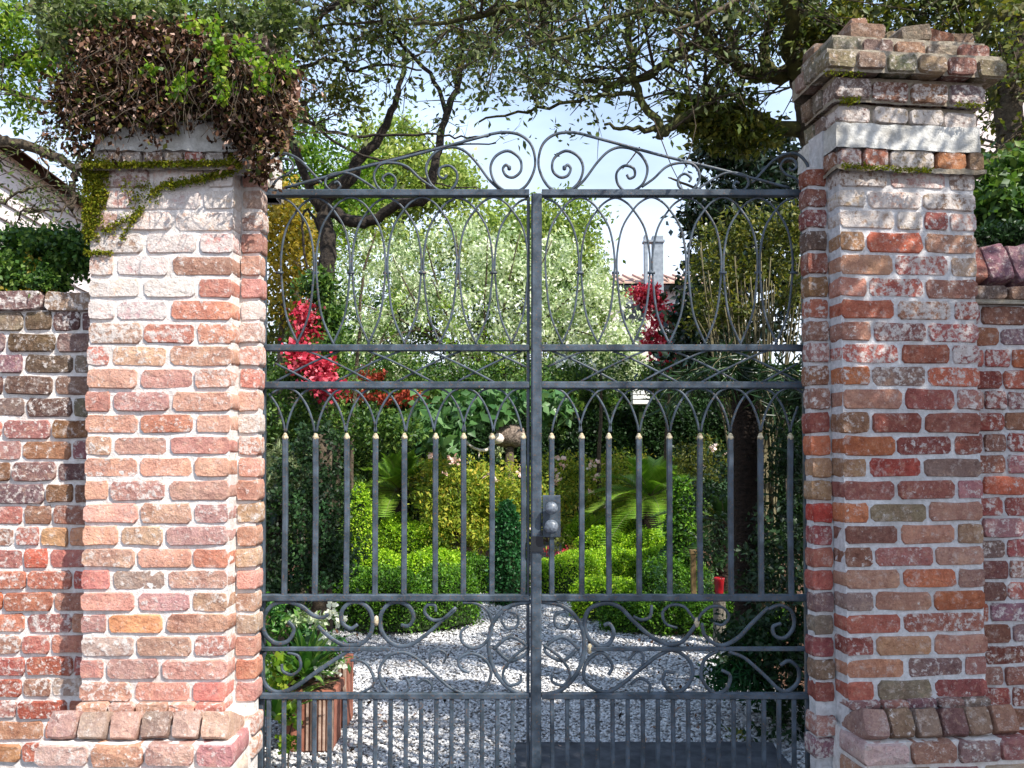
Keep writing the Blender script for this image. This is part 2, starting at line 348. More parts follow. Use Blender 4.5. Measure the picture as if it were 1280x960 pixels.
def brick(parent, x0, x1, y0, z0, z1, code='s', wear=2, depth=.105, axis='x', jit=1.0, mat=None, tilt=0, dark=1.0):
    """axis x: face looks to -y at y0. axis y: the brick runs along y from x0 to x1 with its face at x=y0 looking to -x (axis 'y') or +x ('Y')"""
    o = bpy.data.objects.new('brick', random.choice(BV)); col.objects.link(o); o.parent = parent
    w_, h_ = x1-x0, z1-z0; off = random.uniform(-.007, .001)*jit
    if axis == 'x': o.location = ((x0+x1)/2, y0+depth/2+off, (z0+z1)/2); rz = 0
    elif axis == 'y': o.location = (y0+depth/2+off, (x0+x1)/2, (z0+z1)/2); rz = -PI/2
    else: o.location = (y0-depth/2-off, (x0+x1)/2, (z0+z1)/2); rz = PI/2
    o.scale = (w_, depth, h_)
    o.rotation_euler = (random.uniform(-.02, .02)*jit, random.uniform(-.012, .012)*jit + tilt, rz + random.uniform(-.012, .012)*jit)
    c = [v*(1-WASH[0]) + u*WASH[0] for v, u in zip(PAL[code], WASH[1])]; k = random.uniform(.92, 1.07)*dark; c = [min(255, v*k + random.uniform(-7, 7)) for v in c]
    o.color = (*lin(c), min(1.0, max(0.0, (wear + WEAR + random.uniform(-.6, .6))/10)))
    return o
def zf(py, Y=-.3, px=640): return P(px, py, Y).z
J = .0065   # half joint
# ================================================================== SETTING
def sheet(name, x0, x1, y0, y1, z, mat, n=1):
    V = []; F = []
    for j in range(n+1):
        for i in range(n+1): V.append((x0+(x1-x0)*i/n, y0+(y1-y0)*j/n, z))
    for j in range(n):
        for i in range(n): a = j*(n+1)+i; F.append((a, a+1, a+n+2, a+n+1))
    o = link(name, pyd(name, V, F, mat)); o['kind'] = 'structure'; return o
sheet('ground', -400, 400, -60, 700, -.03, MAT['soil'])
sheet('pavement', -12, 12, -9, -.1, -.01, MAT['pave'])
sheet('path', -1.75, 1.75, .05, 5.9, 0.0, MAT['gravelbed'])
# cross path towards the back between the hedges
sheet('gravel_path', -.1, 1.0, 5.9, 10.5, .0, MAT['gravelbed'])
def pebbles(n, x0, x1, y0, y1, smin, smax, name, label):
    base = np.array([[1, 0, 0], [-1, 0, 0], [0, 1, 0], [0, -1, 0], [0, 0, 1], [0, 0, -1]], float)
    fc = np.array([[0, 2, 4], [2, 1, 4], [1, 3, 4], [3, 0, 4], [2, 0, 5], [1, 2, 5], [3, 1, 5], [0, 3, 5]])
    y = y0 + (y1-y0)*rng.uniform(0, 1, n)**1.5; x = rng.uniform(x0, x1, n)
    s = rng.uniform(smin, smax, n)*.5
    B = base[None]*rng.uniform(.6, 1.35, (n, 6, 1)) + rng.normal(size=(n, 6, 3))*.18
    B = B*np.stack([s*1.25, s*.95, s*.55], 1)[:, None, :]
    a = rng.uniform(0, 2*PI, n); ca, sa = np.cos(a)[:, None], np.sin(a)[:, None]
    X = B[..., 0]*ca - B[..., 1]*sa; Yy = B[..., 0]*sa + B[..., 1]*ca
    tl = rng.normal(size=(n, 1))*.35; Z = B[..., 2] + X*tl*.6
    V = np.stack([X + x[:, None], Yy + y[:, None], Z + (s*.3)[:, None] + rng.uniform(0, .006, n)[:, None]], -1).reshape(-1, 3)
    F = (fc[None] + (np.arange(n)*6)[:, None, None]).reshape(-1, 3)
    o = link(name, npmesh(name, V, F, MAT['pebble'], np.repeat(rng.uniform(0, 1, n), 8)))
    tag(o, label, 'gravel', kind='stuff'); return o
pebbles(76000, -1.75, 1.75, .05, 5.9, .012, .031, 'gravel', 'pale crushed stone covering the garden path behind the gate')
# ================================================================== LEFT PIER
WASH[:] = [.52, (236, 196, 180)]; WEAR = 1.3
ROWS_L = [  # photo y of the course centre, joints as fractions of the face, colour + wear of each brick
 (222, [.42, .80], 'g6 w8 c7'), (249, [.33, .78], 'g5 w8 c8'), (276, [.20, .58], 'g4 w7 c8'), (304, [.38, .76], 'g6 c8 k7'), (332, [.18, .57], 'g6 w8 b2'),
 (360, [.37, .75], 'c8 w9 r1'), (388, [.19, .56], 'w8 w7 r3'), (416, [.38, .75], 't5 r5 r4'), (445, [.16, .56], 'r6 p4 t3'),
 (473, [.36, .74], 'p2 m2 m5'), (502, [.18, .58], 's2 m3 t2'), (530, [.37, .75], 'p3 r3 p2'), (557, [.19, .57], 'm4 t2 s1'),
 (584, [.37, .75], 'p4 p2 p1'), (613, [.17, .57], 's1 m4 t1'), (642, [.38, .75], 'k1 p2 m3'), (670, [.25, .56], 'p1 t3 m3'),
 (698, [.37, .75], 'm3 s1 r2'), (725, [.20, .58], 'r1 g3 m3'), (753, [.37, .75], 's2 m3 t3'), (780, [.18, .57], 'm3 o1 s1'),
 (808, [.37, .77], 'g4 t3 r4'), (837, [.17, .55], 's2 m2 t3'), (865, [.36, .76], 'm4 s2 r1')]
JL = ['t2', 'g4', 'g5', 'b2', 'm3', 's3', 'w7', 'c6', 'm6', 'r4', 'p3', 'w6', 'k6', 'p3', 't2', 'p3', 't2', 't3', 's1', 'm3', 'g3', 't2', 'r1', 's1']
x0L, x1L = P(105, 600, -.3).x, P(287, 600, -.3).x
ptL = thing('brick_pier', 'sunlit pink brick gate pier on the left, whitewashed near its vine covered top', 'gate pier', (x0L, -.3, 0))
WL = x1L - x0L
WJ0, WJ1 = P(299, 600, -.2).x - x0L, P(329, 600, -.13).x - x0L   # jamb
def edges(ys):
    e = [ys[0] - (ys[1]-ys[0])/2]
    for i in range(len(ys)-1): e.append((ys[i]+ys[i+1])/2)
    e.append(ys[-1] + (ys[-1]-ys[-2])/2); return e
def face_rows(pt, W, rows, dark=1.0, mortar=True):
    e = edges([r[0] for r in rows])
    for i, (y, fr, cs) in enumerate(rows):
        z1, z0 = zf(e[i]), zf(e[i+1]); f = [0] + fr + [1]; cs = cs.split()
        for k in range(len(f)-1):
            a = f[k]*W + (J if k else 0) + random.uniform(-.003, .003); b = f[k+1]*W - (J if k < len(f)-2 else 0) + random.uniform(-.003, .003)
            brick(pt, a, b, 0, z0+J*random.uniform(.75, 1.2), z1-J*random.uniform(.75, 1.2), cs[k][0], int(cs[k][1]), dark=dark)
    return e
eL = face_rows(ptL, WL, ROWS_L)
from mathutils import noise as mnoise
def rough_box(name, x0, x1, y0, y1, z0, z1, mat, cell=.024, amp=.0055):
    V = []; F = []
    def face(o, u, v):
        nu = max(1, int(u.length/cell)); nv = max(1, int(v.length/cell)); b = len(V)
        for j in range(nv+1):
            for i in range(nu+1):
                p = o+u*(i/nu)+v*(j/nv); V.append(p + (mnoise.noise_vector(p*34)*.6 + mnoise.noise_vector(p*9)*.6)*amp)
        for j in range(nv):
            for i in range(nu): a = b+j*(nu+1)+i; F.append((a, a+1, a+nu+2, a+nu+1))
    X = Vector((x1-x0, 0, 0)); Yv = Vector((0, y1-y0, 0)); Z = Vector((0, 0, z1-z0))
    face(Vector((x0, y0, z0)), X, Z); face(Vector((x0, y1, z0)), -Yv, Z); face(Vector((x1, y0, z0)), Yv, Z)
    face(Vector((x0, y0, z1)), X, Yv)
    i = len(V); V += [Vector((x0, y1, z0)), Vector((x1, y1, z0)), Vector((x1, y1, z1)), Vector((x0, y1, z1))]; F.append((i+1, i, i+3, i+2))
    return pyd(name, V, F, mat, True)
def core(pt, name, x0, x1, y0, y1, z0, z1, mat): 
    return link(name, rough_box(name, x0, x1, y0, y1, z0, z1, mat), pt, local=True)
ztopL = zf(eL[0]); 
core(ptL, 'mortar', .006, WL-.004, .0065, .24, -.03, ztopL, MAT['mortar'])
core(ptL, 'mortar', WL-.02, WJ1-.008, .108, .17, -.03, ztopL+.04, MAT['mortar'])
for i, c in enumerate(JL):   # jamb bricks, one header to a course
    z1, z0 = zf(eL[i], -.2), zf(eL[i+1], -.2)
    brick(ptL, WJ0-.006+random.uniform(-.004, .004), WJ1+random.uniform(-.004, .006), .10, z0+J, z1-J, c[0], int(c[1]), depth=.085, jit=1.6)
# bricks seen on the flank of the pier towards the wall
def base_plinth(pt, W, xl, xr, ztorn, zrow1, zrow2, zrow3, codes, depth=.16):
    """sloped rowlock plinth: xl/xr project past the face, depth towards the street"""
    # torn half course under the shaft
    f = [0, .22, .40, .62, .80, 1]
    for k in range(5):
        brick(pt, f[k]*W+.004, f[k+1]*W-.004, -.02-.01*k % .02, zrow1-.004, ztorn, codes[k % len(codes)], 4, depth=.12, jit=2.5)
    n = 6; x0, x1 = -xl, W+xr
    for k in range(n):     # rowlock course, the top leaning back
        a = x0 + (x1-x0)*k/n; b = x0 + (x1-x0)*(k+1)/n
        o = brick(pt, a+.006, b-.006, -depth*.75-.045, zrow2+.004, zrow1+.032, 'gegugt'[k], 2, depth=.2, jit=2.0); o.rotation_euler[0] -= .42; o.location[1] += .035; o.location[2] -= .036
    n2 = 4
    for r_, (za, zb) in enumerate(((zrow3, zrow2), (zrow3-.1, zrow3), (zrow3-.2, zrow3-.1))):
        fr = [0, .28, .55, .8, 1] if r_ % 2 == 0 else [0, .14, .42, .7, 1]
        for k in range(4):
            a = x0-.03+(x1-x0+.06)*fr[k]; b = x0-.03+(x1-x0+.06)*fr[k+1]
            brick(pt, a+.007, b-.007, -depth-.01, za+.007, zb-.007, 'wtgm'[(k+r_) % 4], 3, depth=.2, jit=1.5)
    core(pt, 'mortar', x0+.015, x1-.015, -depth*.62, .12, -.05, zrow1-.03, MAT['mortar'])
    core(pt, 'mortar', x0-.012, x1+.012, -depth+.006, .10, -.05, zrow2-.006, MAT['mortar'])
base_plinth(ptL, WL, .06, .06, zf(877), zf(892, -.34), zf(924, -.42), zf(960, -.46), 'smmkr')
for k in range(2): brick(ptL, WJ0-.006, WJ1+.008, .09, zf(904+28*k, -.2)-.045, zf(904+28*k, -.2)+.033, 'ms'[k], 5, depth=.1, jit=2)
# cap of the left pier: ledges, plaster band, corbelled courses under the vines
WASH[:] = [.4, (110, 92, 76)]
def cap_left():
    W = WJ1; D = .44
    z = lambda y: zf(y, -.34)
    core(ptL, 'mortar', .004, W-.01, .02, D, ztopL-.03, z(150), MAT['mortar'])
    # moss grown ledge
    link('ledge', rough_box('ledge', -.05, W+.0, -.03, D, z(211), z(204), MAT['stonecap'], .02, .012), ptL, local=True)
    n = 6
    for k in range(n): brick(ptL, .05+.5*k/n, .05+.5*(k+1)/n-.012, -.005, z(203), z(186), 'cwgcrw'[k], 5, depth=.1, jit=1.5)
    for k in range(1): brick(ptL, WL+.01, W, .08, z(203), z(186), 'c', 6)
    link('plaster_band', rough_box('plaster_band', .03, W-.02, -.008, D, z(185), z(146), MAT['plaster'], .03, .012), ptL, local=True)
    ys = [145, 120, 96, 70, 44]
    for r_ in range(4):
        o = .016*(r_+1); za, zb = z(ys[r_])+.004, z(ys[r_+1])
        m = 5 + (r_ % 2)
        for k in range(m):
            a = .02-o+(W-.02+2*o)*k/m; b = .02-o+(W-.02+2*o)*(k+1)/m
            brick(ptL, a+.006, b-.006, -o, za+.006, zb-.006, random.choice('bgtue'), 2, depth=.14, jit=2)
        for k in range(3): brick(ptL, -.0+D*k/3+.006, D*(k+1)/3-.006, W+o, za+.006, zb-.006, random.choice('bgte'), 2, depth=.12, axis='Y', jit=2)
        core(ptL, 'mortar', .03-o, W+o-.012, -o+.012, D, za-.002, zb+.002, MAT['stonecap'])
cap_left()
# ================================================================== RIGHT PIER
WASH[:] = [.40, (192, 150, 134)]; WEAR = .9
ROWS_R = [  # top three courses: sunlight put in as cream bricks and high wear
 (222, [.36, .80], 'g7 c7 g7'), (247, [.20, .60], 'c8 c8 g7'), (273, [.41, .61, .80], 'c7 c8 r5 c6'), (300, [.19, .61], 'p3 o2 t4'), (330, [.39, .80], 'p2 r6 c4'),
 (358, [.20, .61], 'p3 r6 m4'), (386, [.40, .81], 'o1 t6 r6'), (413, [.22, .63], 't3 b6 r6'), (441, [.42, .79], 'r6 d2 d7'),
 (469, [.21, .61], 'o3 g5 o4'), (498, [.44, .82], 't1 d2 m5'), (529, [.20, .58], 'b3 d1 b1'), (557, [.38, .79], 'o1 d3 d3'),
 (585, [.18, .57], 't2 x1 g1'), (613, [.38, .81], 'b1 d2 m4'), (641, [.18, .60], 'o2 e2 t1'), (669, [.39, .80], 'b1 p1 t2'),
 (697, [.20, .64], 'b2 s2 t2'), (725, [.40, .80], 't1 o2 m2'), (753, [.20, .62], 'v3 t1 o0'), (781, [.40], 'r1 b4'),
 (809, [.20, .61], 'd3 p1 s2'), (837, [.42, .83], 't1 e3 m2'), (865, [.20, .61], 'r1 e2 d2')]
JR = ['d2', 'd3', 'd4', 'u3', 'd3', 'b3', 'r4', 'b4', 'm5', 'b4', 'm4', 'd2', 'o1', 't1', 't3', 'x1', 'd3', 'r2', 'r1', 'v3', 'e1', 'd1', 'e3', 'd1']
RZ = math.radians(6.0)
pR = P(1055, 600, -.3); WR = (P(1229, 600, -.24).x - pR.x)/math.cos(RZ)
ptR = thing('brick_pier', 'shaded red and brown brick gate pier on the right with a bare stepped brick cap', 'gate pier', (pR.x, -.3, 0), RZ)
eR = face_rows(ptR, WR, ROWS_R)
core(ptR, 'mortar', .004, WR-.006, .0065, .24, -.03, zf(eR[0]), MAT['mortar_cool'])
wj0 = -.088; wj1 = -.008
for i, c in enumerate(JR):
    z1, z0 = zf(eR[i], -.2), zf(eR[i+1], -.2)
    brick(ptR, wj0+random.uniform(-.006, .004), wj1+.004, .10, z0+J, z1-J, c[0], int(c[1]), depth=.075, jit=1.6)
core(ptR, 'mortar', wj0+.006, .02, .108, .165, -.03, zf(eR[0], -.2), MAT['mortar_cool'])
base_plinth(ptR, WR, .005, .04, zf(876), zf(890, -.34), zf(924, -.42), zf(960, -.46), 'vmvvg')
for k in range(2): brick(ptR, wj0-.006, wj1, .09, zf(904+28*k, -.2)-.045, zf(904+28*k, -.2)+.033, 'mv'[k], 5, depth=.1, jit=2)
WASH[:] = [.55, (150, 136, 116)]
def cap_right():
    D = .25; z = lambda y: zf(y, -.32)
    sl = -.045   # the worn courses dip towards the right
    core(ptR, 'mortar', .012, WR-.01, .02, .25, zf(eR[0])-.03, z(150), MAT['mortar_cool'])
    core(ptR, 'mortar', -.02, .02, .10, .22, zf(eR[0])-.03, z(150), MAT['mortar_cool'])
    link('ledge', rough_box('ledge', -.02, WR+.03, -.026, D*.6, z(213), z(207), MAT['stonecap'], .02, .012), ptR, local=True)
    f = [0, .17, .36, .70, .93, 1.06]
    for k in range(5): brick(ptR, f[k]*WR+.006, f[k+1]*WR-.006, -.012, z(206), z(183), 'mrcob'[k], [5, 4, 6, 2, 1][k], depth=.11, jit=1.4)
    for r_ in range(1):
        for k in range(2): brick(ptR, .02+.17*k, .18+.17*k, -.008, z(206+26*r_), z(184+26*r_), random.choice('bdm'), 4, depth=.1, axis='y', jit=1.5)
    link('plaster_band', rough_box('plaster_band', -.015, WR+.012, -.018, .34, z(184), z(152), MAT['plaster'], .03, .009), ptR, local=True)
    rows = [(153, 128, .01, 4, 'gcgc', 8), (127, 97, .035, 4, 'gbbv', 5), (96, 70, .09, 6, 'egetbg', 3), (69, 47, .045, 5, 'egtgbe', 3)]
    for r_, (ya, yb, o, m, cs, wr) in enumerate(rows):
        za, zb = z(ya)+.003, z(yb)
        for k in range(m):
            a = -o+(WR+2*o)*k/m; b = -o+(WR+2*o)*(k+1)/m
            q = brick(ptR, a+.006, b-.006, -o, za+.007, zb-.007, cs[k], wr, depth=.16, jit=2.2, tilt=.012*k/m); q.location[2] -= .012*k/m
        for k in range(2): brick(ptR, (D-.06)*k/2+.006-o+.1, (D-.06)*(k+1)/2-.006-o+.1, -o, za+.007, zb-.007, random.choice('eegge'), 3, depth=.14, axis='y', jit=2)
        for k in range(2): brick(ptR, D*k/2+.006, D*(k+1)/2-.006, WR+o, za+.007, zb-.007, random.choice('eegge'), 3, depth=.14, axis='Y', jit=2)
        core(ptR, 'mortar', -o+.012, WR+o-.012, -o+.014, D, za-.004, zb+.003, MAT['stonecap'])
    # loose rubble bricks on top
    for (a, b, y0, c, zz, tl) in ((.05, .20, -.02, 'e', 46, .1), (.10, .17, .06, 's', 28, -.1), (.27, .40, 0, 'e', 44, -.12), (.39, .52, .02, 'b', 45, .15), (.30, .46, .15, 'g', 30, .05), (.0, .14, .2, 'e', 40, 0), (.5, .62, .05, 'u', 46, 0), (.2, .33, .22, 'g', 38, .1)):
        brick(ptR, a, b, y0, z(zz)-.003, z(zz)+.065, c, 1, depth=.12, jit=5, tilt=tl)
cap_right()
# dark stone threshold under the right leaf
o = link('threshold', rough_box('threshold', .02, 1.33, -.10, .74, -.05, .04, MAT['pave'], .03, .012)); o['kind'] = 'structure'
# ================================================================== SIDE WALLS
def side_wall(name, label, xa, xb, Y, ys, mortar, seed, palette, left, rz=0, org=None, lim=260):
    r = random.Random(seed); pt = thing(name, label, 'wall', org or (min(xa, xb), Y, 0), rz)
    Wd = abs(xb-xa); e = edges(ys); cnt = 0
    for i in range(len(ys)):
        z1, z0 = zf(e[i], Y), zf(e[i+1], Y); x = (0.0 if not left else Wd); k = 0; s = -1 if left else 1
        first = .07 + (.09 if i % 2 else 0) + r.uniform(-.02, .02)
        while (x > .03 if left else x < Wd-.03) and cnt < lim:
            ln = first if k == 0 else r.choice([.2, .215, .105, .12, .19, .21])
            a, b = (x-ln, x) if left else (x, x+ln)
            fz = (z0+z1)/2
            cset = palette(i, r)
            brick(pt, a+J, b-J*.6, 0, z0+J*r.uniform(.7, 1.3), z1-J*r.uniform(.7, 1.3), cset[0], int(cset[1]), jit=1.5)
            x += s*ln; k += 1; cnt += 1
    core(pt, 'mortar', 0 if not left else -3, Wd+(3 if not left else .12), .0085, .30, -.05, zf(e[0], Y), mortar)
    return pt, e
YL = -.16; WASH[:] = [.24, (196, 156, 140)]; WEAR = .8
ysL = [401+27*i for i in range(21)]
def palL(i, r):  # upper rows darker: the trees' dappled shade put into the brick colours
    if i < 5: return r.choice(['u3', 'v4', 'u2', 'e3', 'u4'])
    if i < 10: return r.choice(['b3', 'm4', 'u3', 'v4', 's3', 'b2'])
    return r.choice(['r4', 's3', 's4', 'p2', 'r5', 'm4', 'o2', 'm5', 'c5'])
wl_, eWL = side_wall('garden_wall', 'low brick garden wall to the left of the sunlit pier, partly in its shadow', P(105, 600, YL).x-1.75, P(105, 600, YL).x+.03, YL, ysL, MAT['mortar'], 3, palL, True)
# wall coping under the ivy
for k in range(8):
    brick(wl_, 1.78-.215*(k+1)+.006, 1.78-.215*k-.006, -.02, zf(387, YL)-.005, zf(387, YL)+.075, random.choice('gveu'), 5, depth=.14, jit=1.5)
WASH[:] = [.34, (186, 144, 134)]; WEAR = 1.0
pW = Vector((pR.x + (WR-.0)*math.cos(RZ), -.3 + WR*math.sin(RZ) + .10, 0))
YR = pW.y
ysR = [394+26.6*i for i in range(21)]
def palR(i, r): return r.choice(['d4', 'r4', 'd3', 'v4', 'm5', 'r5', 'b3', 'o3', 'd5', 'm4', 'b2'])
wr_, eWR = side_wall('garden_wall', 'red brick garden wall right of the shaded pier with a slanting brick coping', pW.x, pW.x+1.75, YR, ysR, MAT['mortar_cool'], 5, palR, False, rz=RZ*.8, org=(pW.x-.01, YR, 0))
zz = lambda y: zf(y, YR)
for k in range(9): brick(wr_, .2*k+.006, .2*(k+1)-.006, -.01, zz(374), zz(356), 'ueuveuvue'[k], 2, depth=.13, jit=1.2)
link('ledge', box_mesh('ledge', 0, 1.8, -.03, .3, zz(380), zz(375.5), MAT['stonecap'], jit=.003), wr_, local=True)
for k in range(14):      # slanting coping bricks
    o = brick(wr_, .005+.118*k, .112+.118*k, .02, zz(353), zz(304), ['s', 'v', 'v', 'd', 'v', 'u', 'v'][k % 7], 2, depth=.12, jit=1.2); o.rotation_euler[0] -= .30; o.rotation_euler[1] -= .16; o.location[1] += .0
core(wr_, 'mortar', 0, 4.6, .10, .3, zz(354), zz(322), MAT['mortar_cool'])
# ================================================================== GATE
GY = -.08
def G(px, py): return P(px, py, GY)
def bar(name, pts, parent, w=.012, d=.012, taper=(0, 0), mat=None, sub=5, y=0.0, smooth=True):
    """flat bar swept along a path lying in the plane of the gate; pts are points in that plane"""
    pp = catmull(pts, sub) if sub > 1 and len(pts) > 2 else [Vector(p) for p in pts]
    n = len(pp); V = []; F = []
    for i, p in enumerate(pp):
        t_ = pp[min(i+1, n-1)] - pp[max(i-1, 0)]; t_.y = 0
        if t_.length < 1e-8: t_ = Vector((0, 0, 1))
        t_.normalize(); nn = Vector((-t_.z, 0, t_.x)); f = i/(n-1); ww = w
        if taper[0] and f < .25: ww *= 1 + (taper[0]-1)*(1-f/.25)
        if taper[1] and f > .75: ww *= 1 + (taper[1]-1)*((f-.75)/.25)
        c = p + Vector((0, y, 0))
        for a, b in ((-.5, -.35), (-.35, -.5), (.35, -.5), (.5, -.35), (.5, .35), (.35, .5), (-.35, .5), (-.5, .35)):
            V.append(c + nn*ww*a + Vector((0, d*b, 0)))
    for i in range(n-1):
        for k in range(8): k2 = (k+1) % 8; F.append((i*8+k, i*8+k2, (i+1)*8+k2, (i+1)*8+k))
    F.append(tuple(range(8))[::-1]); F.append(tuple((n-1)*8+k for k in range(8)))
    return link(name, pyd(name, V, F, mat or MAT['iron'], smooth), parent)
S = .00341   # metres per photo pixel on the gate plane
gl = thing('gate_leaf', 'left leaf of the dark iron double gate, hung on the sunlit pier', 'gate', (G(333, 900).x, GY, 0), group='wrought iron double gate')
gr = thing('gate_leaf', 'right leaf of the dark iron double gate, carrying the lock with two round knobs', 'gate', (G(1008, 900).x, GY, 0), group='wrought iron double gate')
def MX(px): return 1342-px     # mirror about the meeting stile at x = 671
def rail(y, hpx, d=.03):
    for pt, a, b in ((gl, 326, 661.5), (gr, 677.3, 1012)):
        bar('rail', [G(a, y), G(b, y)], pt, hpx*S, d, sub=1, smooth=False)
rail(242, 9, .04); rail(435, 8.5); rail(481.5, 9); rail(747, 8.5); bar('rail', [G(326, 811), G(488, 811)], gl, 5*S, .02, sub=1, smooth=False); bar('rail', [G(734, 811), G(1012, 811)], gr, 5*S, .02, sub=1, smooth=False); rail(869.5, 7.5); rail(1012, 12)
bar('meeting_stile', [G(670.6, 244), G(669.6, 1016)], gr, 13.4*S, .045, sub=1, y=-.006, smooth=False)
bar('meeting_stile', [G(660.5, 246), G(659.8, 1016)], gl, 4*S, .03, sub=1, y=.012, smooth=False)
bar('hinge_stile', [G(328, 232), G(324, 1016)], gl, 8*S, .03, sub=1, y=.02, smooth=False)
bar('hinge_stile', [G(1007, 232), G(1014, 1016)], gr, 8*S, .03, sub=1, y=.02, smooth=False)
# upper panel: interlaced tall arches, spacing 44 px
def leafside(side): return (gl, lambda x: MX(x)) if side < 0 else (gr, lambda x: x)
for side in (-1, 1):
    pt, fx = leafside(side); sp = 44.6; k = 0; v0 = 702.6
    for k in range(-1, 7):
        # arch k springs from the left side of vesica k and comes down on the right side of vesica k+1
        lc = v0 + sp*k; rc = lc + sp
        dz = .004*(1 if k % 2 else -1)
        left = [(lc+2, 433), (lc-14, 395), (lc-20, 350), (lc-20.5, 318), (lc-14, 285), (lc, 262), (lc+10, 252)]
        right = [(rc-10, 252), (rc, 262), (rc+14, 285), (rc+20.5, 318), (rc+20, 350), (rc+14, 395), (rc-2, 433)]
        peak = [((lc+rc)/2, 247)]
        pts = left + peak + right
        pts = [q for q in pts if q[0] > 680 and q[0] < 1004]
        if len(pts) < 3: continue
        bar('arch', [G(fx(a), b) for a, b in pts], pt, 2.5*S, .008, sub=5, y=dz)
    for k in range(0, 7):
        x = v0+sp*k+sp/2
        if x < 1000: bar('collar', [G(fx(x-4.5), 341), G(fx(x+4.5), 341)], pt, 3.0*S, .014, sub=1)
# lattice between the two middle rails
for side in (-1, 1):
    pt, fx = leafside(side)
    for k in range(-1, 5):
        x = 690 + 76*k
        for (a, ya, b, yb, yo) in ((x, 439, x+82, 478, .004), (x+82+34, 439, x+34, 478, -.004)):
            n = 9; q = [(a+(b-a)*i/n, ya+(yb-ya)*(i/n)**1.15) for i in range(n+1)]; q = [p for p in q if 680 < p[0] < 1004]
            if len(q) > 2: bar('lattice_bar', [G(fx(p[0]), p[1]) for p in q], pt, 2.5*S, .009, sub=1, y=yo)
# lower pickets with pale tips and the interlaced arches above them
LP = [356.5, 394.5, 433.5, 469.5, 505.5, 544.5, 579.5, 615, 654]; RP = [689.5, 727, 761, 798.5, 836.5, 875, 913, 950.5, 988]
for pt, xs in ((gl, LP), (gr, RP)):
    for i, x in enumerate(xs):
        bar('picket', [G(x, 548), G(x+random.uniform(-.7, .7), 640), G(x+(x-671)*.004, 743)], pt, 6.6*S, .022, sub=1, smooth=False)
        p = G(x, 546)
        link('finial', lathe('finial', [(.004, -.014), (.012, -.012), (.014, -.003), (.012, .003), (.008, .008), (.009, .011), (.003, .017)], MAT['finial'], p, 10), pt)
    d = 37.6
    for i in range(-1, len(xs)+1):
        c = xs[i] if 0 <= i < len(xs) else (xs[0]-d if i < 0 else xs[-1]+d)
        pts = [(c-d+.5, 540), (c-d*.93, 528), (c-d*.74, 508), (c-d*.45, 492), (c-d*.2, 486.5), (c, 485), (c+d*.2, 486.5), (c+d*.45, 492), (c+d*.74, 508), (c+d*.93, 528), (c+d-.5, 540)]
        lo, hi = (330, 659) if pt is gl else (681, 1006)
        pts = [q for q in pts if lo < q[0] < hi]
        if len(pts) > 2: bar('arch', [G(a, b) for a, b in pts], pt, 2.5*S, .009, sub=3, y=.004*(1 if i % 2 else -1))
# bottom pickets
x = 336.0
while x < 658: bar('picket', [G(x, 873), G(x-.6, 1007)], gl, 5.2*S, .018, sub=1, smooth=False); x += 19.05
x = 690.0
while x < 1004: bar('picket', [G(x, 873), G(x+.6, 1007)], gr, 5.2*S, .018, sub=1, smooth=False); x += 18.9
# crest scrolls, photo pixels of the right leaf taken from a 3.43x enlargement
def c2(l, ox=660, oy=140): return [(ox+a/3.43, oy+b/3.43) for a, b in l]
CREST = [
 (c2([(156, 240), (170, 228), (183, 246), (168, 275), (135, 280), (105, 250), (112, 200), (162, 168), (215, 192), (236, 245), (212, 310), (150, 346), (85, 318), (46, 235), (58, 150), (105, 102), (175, 88), (240, 97)]), 3.6),
 (c2([(240, 97), (400, 140), (560, 183), (690, 215), (820, 246), (940, 278), (1040, 304), (1120, 326)]), 3.6),
 (c2([(185, 342), (240, 292), (300, 212), (350, 165), (405, 150), (470, 170), (512, 235), (492, 308), (432, 343), (388, 312), (380, 262), (412, 230), (452, 240), (458, 272), (436, 284), (424, 268)]), 3.4),
 (c2([(488, 322), (540, 285), (590, 238), (645, 220), (705, 225), (735, 268), (722, 318), (686, 342), (648, 322), (644, 285), (672, 266), (698, 284), (690, 300)]), 3.2),
 (c2([(720, 336), (790, 290), (850, 262), (920, 268), (945, 300), (930, 330), (900, 338), (880, 318), (892, 300), (906, 306)]), 3.0),
 (c2([(960, 305), (1010, 250), (1055, 205), (1110, 178), (1160, 182), (1198, 225), (1206, 285), (1185, 345)]), 3.6),
 (c2([(1185, 345), (1150, 290), (1105, 268), (1082, 235), (1100, 205), (1135, 205), (1150, 235), (1130, 252), (1118, 240)]), 3.0)]
for side in (-1, 1):
    pt, fx = leafside(side)
    for j, (l, wpx) in enumerate(CREST):
        bar('scroll', [G(fx(a), b) for a, b in l], pt, wpx*.88*S, .012, sub=7 if j != 1 else 2, y=.003*(j % 3 - 1), taper=(1.0, 1.0))
    link('scroll_eye', lathe('scroll_eye', [(.001, -.012), (.008, -.008), (.009, 0), (.008, .008), (.001, .012)], MAT['iron'], G(fx(CREST[0][0][0][0]), CREST[0][0][0][1]), 8), pt)
